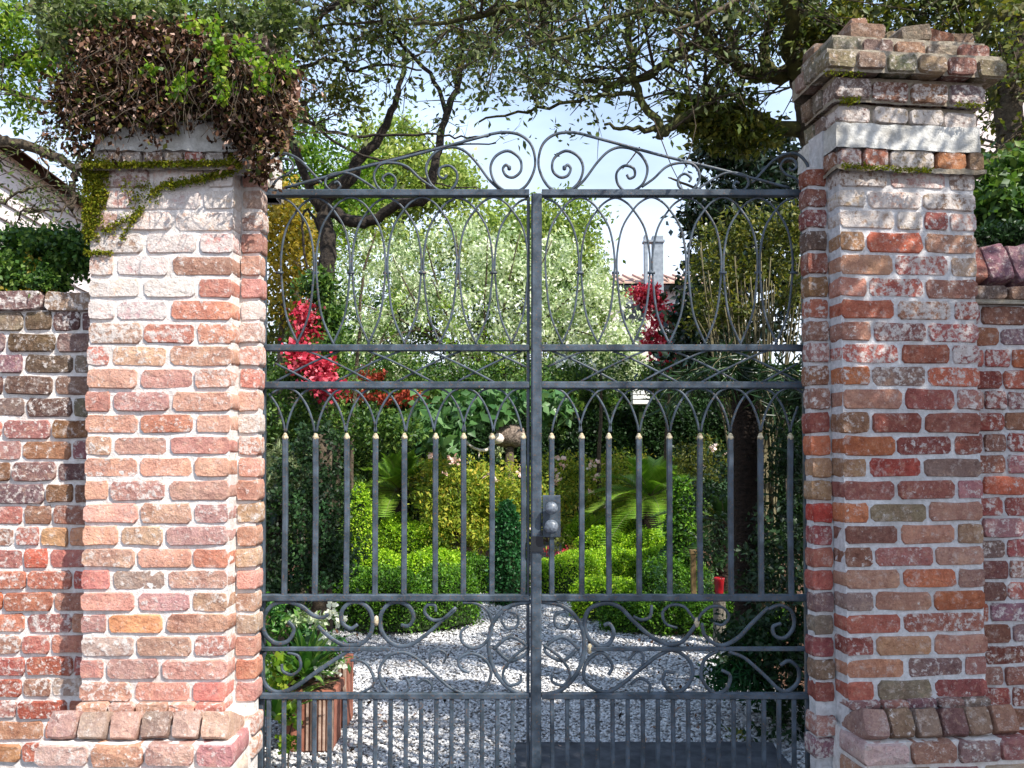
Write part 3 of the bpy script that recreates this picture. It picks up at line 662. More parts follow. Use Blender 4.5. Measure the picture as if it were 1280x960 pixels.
# panel scrolls: left leaf from its own enlargement, right leaf from its own
LS = [([(345, 300), (318, 316), (275, 303), (225, 264), (162, 247), (100, 265), (64, 325), (75, 388), (120, 425), (172, 415), (197, 365), (172, 332)], 5.5),
 ([(300, 350), (350, 398), (415, 433), (490, 425), (530, 370), (530, 300), (492, 255), (440, 250), (403, 288), (405, 338), (440, 362), (470, 345)], 5.5),
 ([(655, 348), (690, 350), (710, 312), (690, 268), (645, 248), (598, 262), (568, 310), (575, 378), (620, 428), (685, 436), (765, 388), (892, 272)], 5.5),
 ([(890, 282), (842, 320), (790, 326), (757, 292), (770, 262), (802, 264), (804, 290)], 4.2),
 ([(920, 250), (980, 255), (1030, 290), (1046, 360), (1015, 425), (962, 446), (918, 418), (915, 375), (945, 352)], 4),
 ([(75, 462), (54, 520), (68, 595), (118, 636), (190, 620), (285, 555), (385, 488), (440, 452)], 5.5),
 ([(170, 465), (215, 480), (225, 530), (190, 560), (150, 545), (145, 515)], 3.6),
 ([(680, 578), (690, 615), (640, 648), (585, 615), (562, 545), (600, 482), (660, 464), (722, 490), (795, 555), (868, 618), (940, 650)], 4),
 ([(950, 552), (912, 532), (904, 492), (950, 468), (1010, 488), (1042, 545), (1020, 612), (962, 648), (880, 622)], 4),
 ([(780, 512), (782, 470), (820, 455), (850, 475), (838, 512)], 3.5), ([(720, 600), (760, 580), (790, 610), (768, 645)], 3.2), ([(480, 640), (540, 600), (520, 530), (485, 500), (440, 500)], 3.2)]
RS = [([(325, 350), (350, 343), (368, 380), (350, 425), (308, 440), (260, 402), (243, 342), (262, 282), (328, 254), (392, 270), (452, 330), (522, 392), (600, 430), (660, 420), (702, 372), (724, 338)], 5.5),
 ([(452, 310), (488, 325), (524, 310), (530, 262)], 4),
 ([(640, 360), (592, 342), (578, 295), (615, 262), (668, 268), (700, 305), (722, 336)], 3.6),
 ([(724, 338), (742, 300), (785, 268), (835, 272), (860, 310), (835, 345), (800, 340)], 3.6),
 ([(745, 340), (762, 398), (828, 435), (900, 402), (960, 340), (1030, 272)], 5),
 ([(1030, 280), (1080, 262), (1130, 290), (1140, 350), (1105, 400), (1060, 395), (1050, 355), (1085, 340)], 4.5),
 ([(345, 562), (362, 520), (318, 466), (260, 496), (238, 560), (268, 610), (330, 636), (392, 610), (478, 540), (560, 478), (625, 456), (690, 498), (706, 560), (672, 620), (620, 636), (580, 594), (590, 550), (628, 555)], 4.8),
 ([(820, 455), (762, 488), (742, 545), (752, 592), (800, 640), (850, 620), (866, 565), (830, 540)], 4.6),
 ([(440, 602), (478, 575), (520, 598), (512, 640), (480, 640)], 3.6), ([(430, 500), (470, 460), (495, 480), (490, 520)], 3.4),
 ([(860, 460), (930, 490), (1010, 560), (1090, 630), (1150, 600), (1160, 540), (1120, 500), (1080, 520)], 4.8)]
CIRC = [([(8, 655), (-60, 648), (-160, 600), (-212, 520), (-215, 400), (-178, 310), (-100, 262), (-10, 252)], 5)]
for l, wp in LS: bar('scroll', [G(310+a/3.43, 680+b/3.43) for a, b in l], gl, wp*.92*S, .014, sub=6, y=random.choice((-.003, 0, .003)), taper=(.8, .8))
for l, wp in RS: bar('scroll', [G(660+a/3.43, 680+b/3.43) for a, b in l], gr, wp*.92*S, .014, sub=6, y=random.choice((-.003, 0, .003)), taper=(.8, .8))
# medallion round the meeting stile, half on each leaf
for pt, s in ((gl, -1), (gr, 1)):
    def R_(l): return [G(670.5+s*a, b) for a, b in l]
    bar('medallion_ring', R_([(6, 869), (28, 864), (47, 847), (58, 822), (59, 795), (50, 772), (32, 757), (6, 752)]), pt, 5*S, .016, sub=7)
    bar('scroll', R_([(54, 812), (32, 796), (10, 812), (32, 826), (50, 812)]), pt, 4*S, .013, sub=6)
    bar('scroll', R_([(36, 764), (24, 768), (24, 782), (36, 786), (44, 776)]), pt, 3.4*S, .012, sub=6, y=.003)
    bar('scroll', R_([(9, 806), (30, 822), (42, 842), (34, 856), (20, 852), (20, 842)]), pt, 3.4*S, .012, sub=6, y=-.003)
for pt, x, y in ((gl, 470.4, 776), (gr, 871, 778), (gr, 737, 811)):
    link('rosette', lathe('rosette', [(.002, -.022), (.009, -.016), (.012, 0), (.009, .016), (.002, .022)], MAT['finial'], G(x, y), 10), pt)
# lock
lp = link('lock_plate', box_mesh('lock_plate', G(678, 700).x, G(700.5, 700).x, GY-.02, GY+.012, G(690, 671).z, G(690, 619).z, MAT['iron'], bev=.003), gr)
for y, r_ in ((634, .027), (657, .030)):
    p = G(688.5, y)
    link('knob', lathe('knob', [(.010, -.002), (.010, .018), (r_*.75, .024), (r_, .036), (r_*.96, .050), (r_*.6, .060), (.004, .063)], MAT['knob'], (p.x, GY-.018, p.z), 18, rx=PI/2), lp)
link('latch', box_mesh('latch', G(663, 680).x, G(679, 680).x, GY-.034, GY-.02, G(670, 689).z, G(670, 669).z, MAT['dark'], bev=.002), gr)
# ================================================================== FOLIAGE HELPERS
def shrub(name, label, cat, px, py_base, Y, parts, stems=None, group=None, stemmat='bark'):
    """parts: list of (part name, leaf material, [(px,py,Y,rx,ry,rz) ...] blobs, clumps per m2-ish, leaves per clump, leaf size, aspect, spread)"""
    base = P(px, py_base, Y); base.z = 0
    t = thing(name, label, cat, base, 0, group)
    for (pn, mat, blobs, ncl, per, size, asp, spr, kw) in parts:
        P_ = []; T_ = []
        for (bx, by, bY, rx, ry, rz_) in blobs:
            c = P(bx, by, bY); a, b = clump_points(c, (rx, ry, rz_), ncl, per, spr, kw.get('hollow', .5), kw.get('flat', .8)); P_.append(a); T_.append(b)
        P_ = np.concatenate(P_); T_ = np.concatenate(T_); ok = P_[:, 2] > .02; P_ = P_[ok]; T_ = T_[ok]
        zmin = kw.get('zmin'); 
        if zmin is not None: ok = P_[:, 2] > zmin; P_ = P_[ok]; T_ = T_[ok]
        link(pn, leaf_mesh(pn, P_, size, L[mat], asp, kw.get('up', .4), None, T_+kw.get('tb', .12), .75, kw.get('droop', 0)), t, kind='stuff' if pn == 'flowers' else None)
    if stems: link('trunk', tubes('trunk', stems, MAT[stemmat], 7), t)
    return t
def limb(pts, r0, r1, sub=5, wob=.012, ywob=.1):
    """pts: (px, py, Y)"""
    q = catmull([P(*p) for p in pts], sub); q = wobble(q, wob); n = len(q)
    return (q, [r0+(r1-r0)*i/(n-1) for i in range(n)])
def twigs(paths, nper_m, lmin, lmax, leafn, droop=.15, lift=.1, sub=3, r=.006, spread=.035, y_aniso=1.0, start=.0):
    """side twigs off the given limbs; returns twig tubes and leaf positions"""
    out = []; leaves = []
    for q, rad in paths:
        length = sum((q[i+1]-q[i]).length for i in range(len(q)-1)); n = max(1, int(length*nper_m))
        for _ in range(n):
            i = random.randrange(int(len(q)*start), len(q)); p = q[i]; d = Vector((random.gauss(0, 1), random.gauss(0, 1)*y_aniso, random.gauss(lift, .7))).normalized()
            ln = random.uniform(lmin, lmax); pts = [p]; dd = d.copy()
            for s in range(5):
                dd = (dd + Vector((random.gauss(0, .25), random.gauss(0, .25), random.gauss(-droop*.4, .2)))).normalized(); pts.append(pts[-1] + dd*ln/5)
            rr = min(rad[i]*.6, r*1.6); out.append((pts, [rr*(1-.16*k) for k in range(6)]))
            for s in range(sub):
                k = random.randrange(1, 5); p2 = pts[k]; d2 = (dd + Vector((random.gauss(0, .8), random.gauss(0, .8), random.gauss(0, .6)))).normalized()
                l2 = ln*random.uniform(.3, .6); pp = [p2, p2+d2*l2*.5+Vector((0, 0, random.gauss(0, .02))), p2+d2*l2]; out.append((pp, [rr*.5, rr*.4, rr*.2]))
                for _l in range(leafn):
                    f = random.uniform(.15, 1.1); b = p2 + d2*l2*f; leaves.append(b + Vector((random.gauss(0, spread), random.gauss(0, spread), random.gauss(0, spread))))
            for _l in range(leafn):
                k = random.randrange(2, 6); leaves.append(pts[k] + Vector((random.gauss(0, spread), random.gauss(0, spread), random.gauss(0, spread))))
    return out, leaves
def prune(C):
    # photo shows open sky between the gate crest and the canopy: keep the twigs' leaves above that line
    d = C - np.array(CAM)[None]; f = d@np.array(_F); px = 640+FPX*d[:, 0]/f; py = 480+SH-FPX*(d@np.array(_U))/f
    low = np.interp(px, [300, 420, 600, 640, 700, 760, 830, 880, 960, 1040, 1300], [170, 150, 130, 150, 150, 112, 128, 120, 120, 75, 70])
    keep = rng.uniform(0, 1, len(C)) < np.clip(1.0-(py-low)/50, .02, 1)*np.interp(py, [0, 60, 130], [.85, .62, .48])
    hole = ((px > 962) & (px < 1034) & (py > 70) & (py < 215)) | ((px > 935) & (px < 990) & (py > 100) & (py < 150)); keep &= ~(hole & (rng.uniform(0, 1, len(C)) < .88))
    keep &= ~((px > 790) & (px < 962) & (py > 25) & (py < 140) & (rng.uniform(0, 1, len(C)) < .35))
    out = (px < 0) | (px > 1280) | (py < 0)
    return C[keep | (out & (rng.uniform(0, 1, len(C)) < .3))]
def prune_paths(ps):
    out = []
    for q, r_ in ps:
        d = q[-1]-CAM; f = d.dot(_F); px = 640+FPX*d.x/f; py = 480+SH-FPX*d.dot(_U)/f
        low = float(np.interp(px, [300, 420, 600, 640, 700, 760, 830, 880, 960, 1040, 1300], [190, 190, 170, 160, 150, 135, 150, 150, 150, 100, 100]))
        if py < low or random.random() < .12: out.append((q, r_))
    return out
def arr(ls): return np.array([tuple(v) for v in ls])
# ================================================================== RIGHT OAK
def oak_right():
    Y = .8
    base = P(1085, 560, Y); base.z = 0
    t = thing('oak_tree', 'gnarled dark oak behind the right pier with limbs reaching left over the gate', 'tree', base)
    tr = limb([(1100, 980, Y), (1085, 700, Y), (1070, 420, Y), (1046, 250, Y), (1018, 160, Y), (1006, 110, Y), (1003, 60, Y+.1), (1015, 0, Y+.2), (1030, -120, Y+.4)], .17, .06)
    tr[1][:] = [.17, .165]+[.16-.004*i for i in range(len(tr[1])-2)]
    root2 = limb([(1110, 300, Y+.1), (1040, 200, Y), (975, 200, Y-.05)], .05, .02)
    Ls = [limb([(1008, 95, Y), (989, 89, Y), (972, 95, Y), (939, 92, Y-.1), (906, 68, Y-.2), (883, 56, Y-.2), (844, 68, Y-.2), (808, 95, Y-.2), (760, 105, Y-.2), (700, 95, Y-.1)], .05, .010),
          limb([(972, 95, Y), (957, 74, Y), (957, 44, Y), (969, 18, Y-.1), (975, -30, Y-.2)], .032, .02),
          limb([(1012, 165, Y), (960, 156, Y), (927, 140, Y-.1), (886, 135, Y-.15), (850, 150, Y-.2), (823, 171, Y-.25)], .045, .022),
          limb([(826, 163, Y-.2), (790, 160, Y-.25), (755, 157, Y-.3)], .016, .007),
          limb([(830, 165, Y-.2), (800, 119, Y-.2), (790, 77, Y-.1), (785, 20, Y), (790, -60, Y)], .022, .014),
          limb([(800, 120, Y-.2), (773, 117, Y-.2), (725, 126, Y-.25), (660, 138, Y-.3), (600, 152, Y-.3)], .014, .005),
          limb([(883, 132, Y-.1), (886, 95, Y-.1), (912, 60, Y), (927, 15, Y), (935, -60, Y)], .016, .012),
          limb([(1003, 100, Y), (985, 60, Y-.2), (990, 20, Y-.5), (960, -60, Y-.8)], .05, .03),
          limb([(935, -60, Y), (820, -40, Y-.3), (700, -10, Y-.5), (600, 20, Y-.5), (520, 30, Y-.4)], .03, .008),
          limb([(906, 68, Y-.2), (860, 20, Y-.5), (790, 15, Y-.7), (720, 40, Y-.8), (665, 60, Y-.8)], .018, .006),
          limb([(1030, 30, Y), (1090, -20, Y-.2), (1180, -30, Y-.5), (1300, -60, Y-.8)], .05, .02)]
    link('trunk', tubes('trunk', [tr, root2], MAT['bark'], 10), t)
    link('limbs', tubes('limbs', Ls, MAT['bark_moss'], 7), t)
    tw, lv = twigs(Ls, 8, .25, .65, 13, droop=.2, r=.006, spread=.03)
    tw2, lv2 = twigs([Ls[0], Ls[4], Ls[6], Ls[8], Ls[9]], 7, .4, .9, 14, lift=.7, r=.006, spread=.04)
    # overhead mass above and just inside the top edge
    over = [limb([(1000, -80, Y-.2), (880, -60, Y-.6), (760, -50, Y-.5), (640, -40, Y-.3)], .03, .01), limb([(960, -30, Y-.5), (900, 10, Y-.8), (840, 40, Y-.9)], .02, .006),
            limb([(760, -50, Y-.5), (700, 0, Y-.4), (650, 60, Y-.4)], .015, .005), limb([(1020, 20, Y), (1080, 15, Y-.1), (1150, 5, Y-.2), (1230, -5, Y-.3)], .03, .01)]
    tw3, lv3 = twigs(over, 16, .3, .8, 16, droop=.5, lift=-.2, r=.005, spread=.045)
    link('twigs', tubes('twigs', prune_paths(tw+tw2+tw3)+over, MAT['bark'], 4), t, kind='stuff')
    C = prune(arr(lv+lv2+lv3))
    link('crown', leaf_mesh('crown', np.concatenate([C, C+rng.normal(size=C.shape)*.03]), .038, L['oak'], .45, .3), t)
    # hanging green mass on the low mossy bough
    pb = []; 
    for (x, y, r_) in ((905, 135, .12), (925, 155, .12), (880, 150, .10), (900, 168, .10), (945, 175, .08), (870, 140, .06)):
        a, b = clump_points(P(x, y, Y-.1), (r_*1.5, r_, r_), 16, 26, .035); pb.append(a)
    for (x, y, r_) in ((1010, 30, .2), (1050, 20, .18), (1075, 50, .1), (1120, 12, .2), (1180, 15, .2), (1230, 15, .15),  (1040, 40, .07)):
        a, b = clump_points(P(x, y, Y-.35), (r_*1.6, r_, r_*.8), 22, 26, .04); pb.append(a)
    link('crown', leaf_mesh('crown', np.concatenate(pb), .046, L['olive'], .5, .3), t)['label'] = 'fresh green leaf clusters'
    return t
oak_right()
# street oak whose crown shades the right pier; trunk stands right of the camera
def street_oak():
    t = thing('street_oak', 'spreading street oak right of the viewpoint that shades the right pier', 'tree', (5.6, -3.6, 0))
    tr = ([Vector((5.6, -3.6, -.1)), Vector((5.5, -3.5, 1.6)), Vector((5.2, -3.3, 3.0)), Vector((4.7, -2.9, 3.7))], [.26, .22, .19, .13])
    ls = [([Vector((4.9, -3.1, 3.4)), Vector((4.2, -2.6, 3.9)), Vector((3.4, -2.1, 4.1)), Vector((2.6, -1.5, 4.1))], [.1, .07, .05, .02]),
          ([Vector((5.0, -3.2, 3.3)), Vector((4.6, -2.0, 4.0)), Vector((4.0, -1.2, 4.2))], [.09, .06, .02]),
          ([Vector((5.2, -3.4, 3.2)), Vector((4.4, -3.4, 4.0)), Vector((3.7, -3.3, 4.4))], [.09, .06, .02])]
    link('trunk', tubes('trunk', [tr]+ls, MAT['bark'], 9), t)
    pts = []
    for (c, r_, n) in (((3.5, -2.15, 4.05), (1.0, .8, .5), 170), ((4.3, -2.9, 4.2), (1.0, .8, .6), 120), ((2.75, -1.5, 4.15), (.6, .5, .35), 22), ((4.6, -1.8, 4.3), (.9, .7, .5), 70)):
        a, b = clump_points(c, r_, n, 55, .13, .25); pts.append(a)
    Cc = np.concatenate(pts); Cc = Cc[Cc[:, 0] > 2.05]
    link('crown', leaf_mesh('crown', Cc, .07, L['oak'], .5, .3), t)
street_oak()
# thick limb at the top right corner and dense tree right of the pier
def right_tree():
    Y = 2.2
    base = P(1300, 560, Y); base.z = 0
    t = thing('oak_tree', 'tree with a thick mossy limb crossing the top right corner, behind the right wall', 'tree', base)
    tr = limb([(1330, 900, Y), (1310, 560, Y), (1290, 330, Y), (1268, 200, Y), (1262, 120, Y), (1270, 20, Y), (1260, -80, Y)], .13, .07)
    Ls = [limb([(1266, 20, Y), (1300, -30, Y-.8), (1310, 0, Y-1.6), (1270, 14, Y-1.7), (1240, 26, Y-1.75), (1215, 44, Y-1.8), (1196, 58, Y-1.85)], .045, .016),
          limb([(1290, 190, Y), (1262, 185, Y-.1), (1240, 205, Y-.2), (1225, 215, Y-.2)], .06, .03), limb([(1266, 160, Y), (1240, 110, Y), (1232, 60, Y), (1236, 0, Y)], .035, .02)]
    link('trunk', tubes('trunk', [tr], MAT['bark'], 9), t); link('limbs', tubes('limbs', Ls, MAT['bark_moss'], 7), t)
    tw, lv = twigs([tr]+Ls[1:], 8, .3, .8, 12, r=.007, spread=.045, start=.3)
    link('twigs', tubes('twigs', tw, MAT['bark'], 4), t, kind='stuff')
    pb = [arr(lv)]
    for (x, y, r_, n) in ((1250, 70, .35, 14), (1275, 100, .3, 12), (1265, 35, .25, 14), (1290, 160, .3, 12)):
        a, b = clump_points(P(x, y, Y), (r_, r_, r_), n, 24, .06); pb.append(a)
    link('crown', leaf_mesh('crown', np.concatenate(pb), .055, L['olive'], .5, .3), t)
right_tree()
shrub('garden_shrub', 'glossy bright green shrub showing above the right wall beside the pier', 'shrub', 1255, 560, .9,
      [('foliage', 'ivy', [(1245, 235, .9, .22, .2, .2), (1270, 262, .9, .3, .2, .14), (1235, 262, .8, .1, .15, .1), (1290, 230, .9, .25, .2, .2), (1258, 330, 1.0, .3, .2, .3)], 40, 26, .05, .6, .045, {})],
      [limb([(1262, 900, .95), (1262, 560, .95), (1256, 330, .9), (1258, 240, .9)], .03, .012)])
shrub('clipped_hedge', 'dark clipped hedge line just behind the right wall coping', 'hedge', 1260, 560, .45,
      [('foliage', 'hedge_dark', [(1250, 294, .35, .16, .08, .035), (1300, 294, .35, .2, .08, .035), (1360, 294, .4, .25, .08, .04), (1290, 330, .4, .4, .08, .08)], 40, 30, .03, .5, .02, {})],
      [limb([(1290, 900, .42), (1290, 560, .42), (1290, 300, .4)], .02, .01)])
# ================================================================== LEFT GARDEN TREE
def left_tree():
    Y = 4.2
    base = P(408, 600, Y); base.z = 0
    t = thing('garden_tree', 'dark crooked tree behind the left gate leaf, its bare boughs spreading under the sky', 'tree', base)
    tr = limb([(400, 800, Y), (404, 560, Y), (406, 420, Y), (407, 344, Y), (411, 303, Y), (404, 268, Y), (410, 245, Y), (438, 222, Y), (447, 204, Y), (473, 172, Y), (493, 131, Y), (503, 89, Y), (510, 20, Y)], .12, .012)
    tr[1][:] = [max(.014, .10-.0012*i) if i < 30 else max(.014, .076-.0022*(i-30)) for i in range(len(tr[1]))]
    Ls = [limb([(408, 262, Y), (444, 277, Y), (467, 274, Y), (497, 255, Y-.1), (532, 249, Y-.2), (541, 215, Y-.3), (549, 181, Y-.3), (558, 142, Y-.3), (573, 104, Y-.3), (576, 60, Y-.3), (579, 6, Y-.3), (590, -50, Y-.3)], .06, .018),
          limb([(558, 140, Y-.3), (537, 92, Y-.3), (502, 56, Y-.3), (480, 20, Y-.3), (450, -30, Y-.2)], .022, .010),
          limb([(400, 262, Y), (380, 215, Y-.2), (345, 120, Y-.4), (335, 65, Y-.5), (380, 33, Y-.6), (413, 12, Y-.6), (460, -30, Y-.6)], .045, .018),
          limb([(380, 150, Y-.4), (389, 154, Y-.4), (428, 168, Y-.5), (478, 169, Y-.5), (546, 168, Y-.5), (585, 172, Y-.5), (638, 165, Y-.5)], .018, .006),
          limb([(345, 95, Y-.4), (419, 74, Y-.4), (440, 89, Y-.4), (478, 80, Y-.4), (526, 89, Y-.4)], .020, .008),
          limb([(386, 232, Y-.2), (435, 213, Y-.3), (485, 200, Y-.3), (552, 184, Y-.3), (620, 178, Y-.4)], .016, .006),
          limb([(404, 300, Y), (385, 262, Y), (377, 285, Y-.1), (387, 344, Y-.1), (393, 400, Y-.1)], .015, .008),
          limb([(389, 154, Y-.4), (440, 190, Y-.5), (500, 205, Y-.5), (540, 228, Y-.5), (600, 236, Y-.5)], .014, .005),
          limb([(410, 12, Y-.6), (520, -20, Y-.8), (620, -10, Y-.8), (700, 10, Y-.8)], .02, .008)]
    link('trunk', tubes('trunk', [tr], MAT['bark_dark'], 9), t); link('limbs', tubes('limbs', Ls, MAT['bark_dark'], 6), t)
    tw, lv = twigs(Ls[1:5]+[Ls[8]], 7, .3, .8, 10, r=.006, spread=.035)
    tw2, lv2 = twigs([Ls[0], Ls[5], Ls[7]], 4, .2, .5, 4, r=.005, start=.4)
    over = [limb([(330, -40, Y-.6), (430, -30, Y-.6), (540, -30, Y-.7), (680, -20, Y-.7)], .02, .01), limb([(345, 40, Y-.5), (420, 30, Y-.6), (520, 25, Y-.7), (620, 45, Y-.8), (690, 30, Y-.8)], .018, .006),
            limb([(576, 40, Y-.3), (620, 70, Y-.4), (660, 95, Y-.4)], .01, .004)]
    tw3, lv3 = twigs(over, 12, .3, .8, 13, droop=.4, lift=-.1, r=.006, spread=.045)
    link('twigs', tubes('twigs', prune_paths(tw+tw2+tw3)+over, MAT['bark'], 4), t, kind='stuff')
    link('crown', leaf_mesh('crown', prune(arr(lv+lv2+lv3)), .075, L['oak'], .45, .3), t)
    pb = []
    for (x, y, r_) in ((560, 80, .28), (580, 55, .22), (600, 30, .25), (430, 130, .15), (410, 110, .14), (640, 30, .2), (470, 40, .2), (520, 20, .22), (360, 120, .16), (400, 60, .18), (345, 150, .12)):
        a, b = clump_points(P(x, y, Y-.4), (r_*1.3, r_, r_), 12, 20, .06, .2); pb.append(a)
    link('crown', leaf_mesh('crown', np.concatenate(pb), .06, L['olive'], .45, .3), t)['label'] = 'olive green leaf sprays'
left_tree()
# tree behind the left wall
def left_wall_tree():
    Y = 1.1
    base = P(-60, 560, Y); base.z = 0
    t = thing('garden_tree', 'leafy yellow green tree with a black arching limb, above the left garden wall', 'tree', base)
    tr = limb([(-60, 900, Y), (-70, 560, Y), (-75, 300, Y), (-60, 200, Y), (-50, 100, Y), (-40, 0, Y)], .12, .06)
    Ls = [limb([(-60, 200, Y), (0, 179, Y), (35, 182, Y), (76, 200, Y), (93, 213, Y), (91, 240, Y), (88, 262, Y)], .036, .014), limb([(93, 213, Y), (110, 200, Y), (130, 170, Y+.1)], .02, .01),
          limb([(0, 255, Y-.1), (35, 235, Y-.1), (70, 240, Y), (95, 250, Y)], .008, .006), limb([(30, 265, Y-.1), (72, 262, Y-.1), (96, 245, Y-.1)], .012, .006),
          limb([(-50, 120, Y), (0, 80, Y), (60, 60, Y), (130, 30, Y), (200, 10, Y)], .03, .012), limb([(-45, 60, Y), (10, 20, Y), (80, 0, Y), (150, -30, Y)], .03, .012),
          limb([(0, 110, Y), (60, 130, Y-.1), (100, 160, Y-.1)], .012, .006), limb([(40, 182, Y), (60, 215, Y), (30, 240, Y)], .008, .003)]
    link('trunk', tubes('trunk', [tr], MAT['bark'], 9), t); link('limbs', tubes('limbs', Ls, MAT['bark'], 6), t)
    tw, lv = twigs(Ls, 12, .15, .45, 8, r=.004, spread=.03); link('twigs', tubes('twigs', tw, MAT['bark'], 4), t, kind='stuff')
    link('crown', leaf_mesh('crown', arr(lv), .034, L['oak'], .45, .3), t)
    pb = []
    for (x, y, r_, n) in ((20, 30, .3, 34), (60, 45, .28, 34), (95, 35, .22, 26), (30, 85, .25, 26), (80, 90, .18, 20), (20, 130, .16, 16), (130, 15, .2, 20), (180, 12, .2, 16), (-30, 60, .3, 20), (240, 8, .2, 12), (290, 12, .2, 12)):
        a, b = clump_points(P(x, y, Y), (r_, r_, r_*.8), n, 26, .04, .2); pb.append(a)
    link('crown', leaf_mesh('crown', np.concatenate(pb), .038, L['bright'], .45, .3), t)['label'] = 'sunlit yellow green leaves'
left_wall_tree()
# ================================================================== CREEPER ON THE LEFT PIER, IVY ON THE LEFT WALL
def creeper():
    Y = -.4
    t = thing('dead_creeper', 'mat of brown dead creeper with green tips smothering the top of the left pier', 'creeper', P(205, 160, -.3))
    D = []; 
    for (x, y, rx, ry, rz_, n) in ((130, 95, .14, .12, .14, 46), (170, 80, .18, .12, .13, 60), (220, 90, .16, .11, .12, 60), (265, 85, .14, .12, .10, 40), (105, 120, .07, .1, .12, 30), (140, 140, .12, .05, .05, 40), (190, 145, .14, .04, .03, 40), (250, 125, .12, .05, .08, 50), (290, 140, .07, .06, .08, 40), (150, 60, .2, .12, .07, 50), (240, 75, .2, .12, .06, 50), (200, 105, .25, .05, .08, 90), (120, 60, .10, .08, .06, 26), (165, 40, .10, .08, .05, 24), (290, 62, .08, .08, .05, 20), (85, 105, .05, .06, .08, 16), (350, 95, .05, .06, .06, 12), (220, 45, .08, .08, .05, 16), (150, 125, .14, .06, .09, 40), (200, 128, .12, .05, .07, 30), (300, 110, .10, .1, .12, 34),
                                  (330, 150, .10, .1, .13, 34), (318, 185, .05, .06, .06, 24), (328, 210, .035, .05, .07, 16), (300, 165, .05, .06, .05, 18), (90, 130, .05, .08, .08, 16), (355, 140, .05, .06, .06, 10), (250, 55, .12, .12, .08, 24), (100, 165, .04, .06, .08, 14), (345, 110, .06, .1, .1, 14), (180, 50, .2, .12, .06, 30)):
        a, b = clump_points(P(x, y, Y+.05), (rx*1.08, ry*.55, rz_*.95), int(n*.7), 24, .03, .2); D.append(a)
    strands = []
    for k in range(95):      # trailing strands with curled leaves, hanging from the whole rim
        x = random.choice([random.uniform(85, 130), random.uniform(120, 300), random.uniform(290, 350)]); y = random.uniform(70, 140); p = P(x, y, Y+random.uniform(-.02, .12)); pts = [p]; d = Vector((random.gauss(0, .5), random.gauss(0, .15), -1)).normalized(); ln = random.uniform(.05, .20) if 125 < x < 290 else random.uniform(.1, .34)
        for q in range(7): d = (d + Vector((random.gauss(0, .3), random.gauss(0, .1), -.15))).normalized(); pts.append(pts[-1]+d*ln/7)
        strands.append((pts, [.0022-.0002*q for q in range(8)])); g_ = []
        for q in range(1, 8):
            for _ in range(3): g_.append(pts[q] + Vector((random.gauss(0, .012), random.gauss(0, .012), random.gauss(0, .01))))
        D.append(arr(g_))
    a_ = np.concatenate(D); k_ = rng.uniform(0, 1, len(a_)) < .13; link('old_green_leaves', leaf_mesh('old_green_leaves', a_[k_]+rng.normal(size=(k_.sum(), 3))*.012, .028, L['olive'], .6, .2, droop=.4), t)
    link('strands', tubes('strands', strands, MAT['bark'], 3), t, kind='stuff')
    link('dead_leaves', leaf_mesh('dead_leaves', np.concatenate(D), .026, L['dead'], .55, .1, droop=.6), t)
    st = []
    for k in range(70):
        x, y = random.uniform(95, 345), random.uniform(45, 120); p = P(x, y, Y-.1+random.uniform(-.06, .06)); pts = [p]; d = Vector((random.gauss(0, .8), random.gauss(0, .3), -1)).normalized()
        for s in range(5): d = (d + Vector((random.gauss(0, .4), random.gauss(0, .2), -.15))).normalized(); pts.append(pts[-1]+d*.045)
        st.append((pts, [.0016]*6))
    link('vine_stems', tubes('vine_stems', st, MAT['bark'], 3), t, kind='stuff')
    g = []
    for (x, y, r_, n) in ((265, 35, .04, 6), (275, 60, .03, 6), (272, 85, .03, 7), (278, 105, .03, 6), (275, 118, .02, 4), (222, 108, .03, 5), (305, 55, .05, 8), (325, 80, .04, 6), (330, 100, .03, 5), (240, 25, .05, 4), (190, 90, .03, 3), (350, 75, .05, 6), (230, 95, .02, 3)):
        a, b = clump_points(P(x, y, Y-.12), (r_, r_*.5, r_*1.2), n, 12, .015, .2); g.append(a)
    link('green_leaves', leaf_mesh('green_leaves', np.concatenate(g), .024, L['bright'], .8, .2, droop=.4), t)
    dk = []
    for (x, y, rx, rz_, n) in ((150, 38, .22, .09, 60), (210, 30, .3, .08, 60), (300, 40, .14, .1, 46), (100, 60, .12, .1, 34), (335, 70, .1, .12, 30), (90, 30, .16, .1, 30), (350, 30, .15, .1, 30)):
        a, b = clump_points(P(x, y, -.25), (rx, .18, rz_), n, 26, .035, .2); dk.append(a)
    link('dark_leaves', leaf_mesh('dark_leaves', np.concatenate(dk), .032, L['oak'], .5, .2), t)
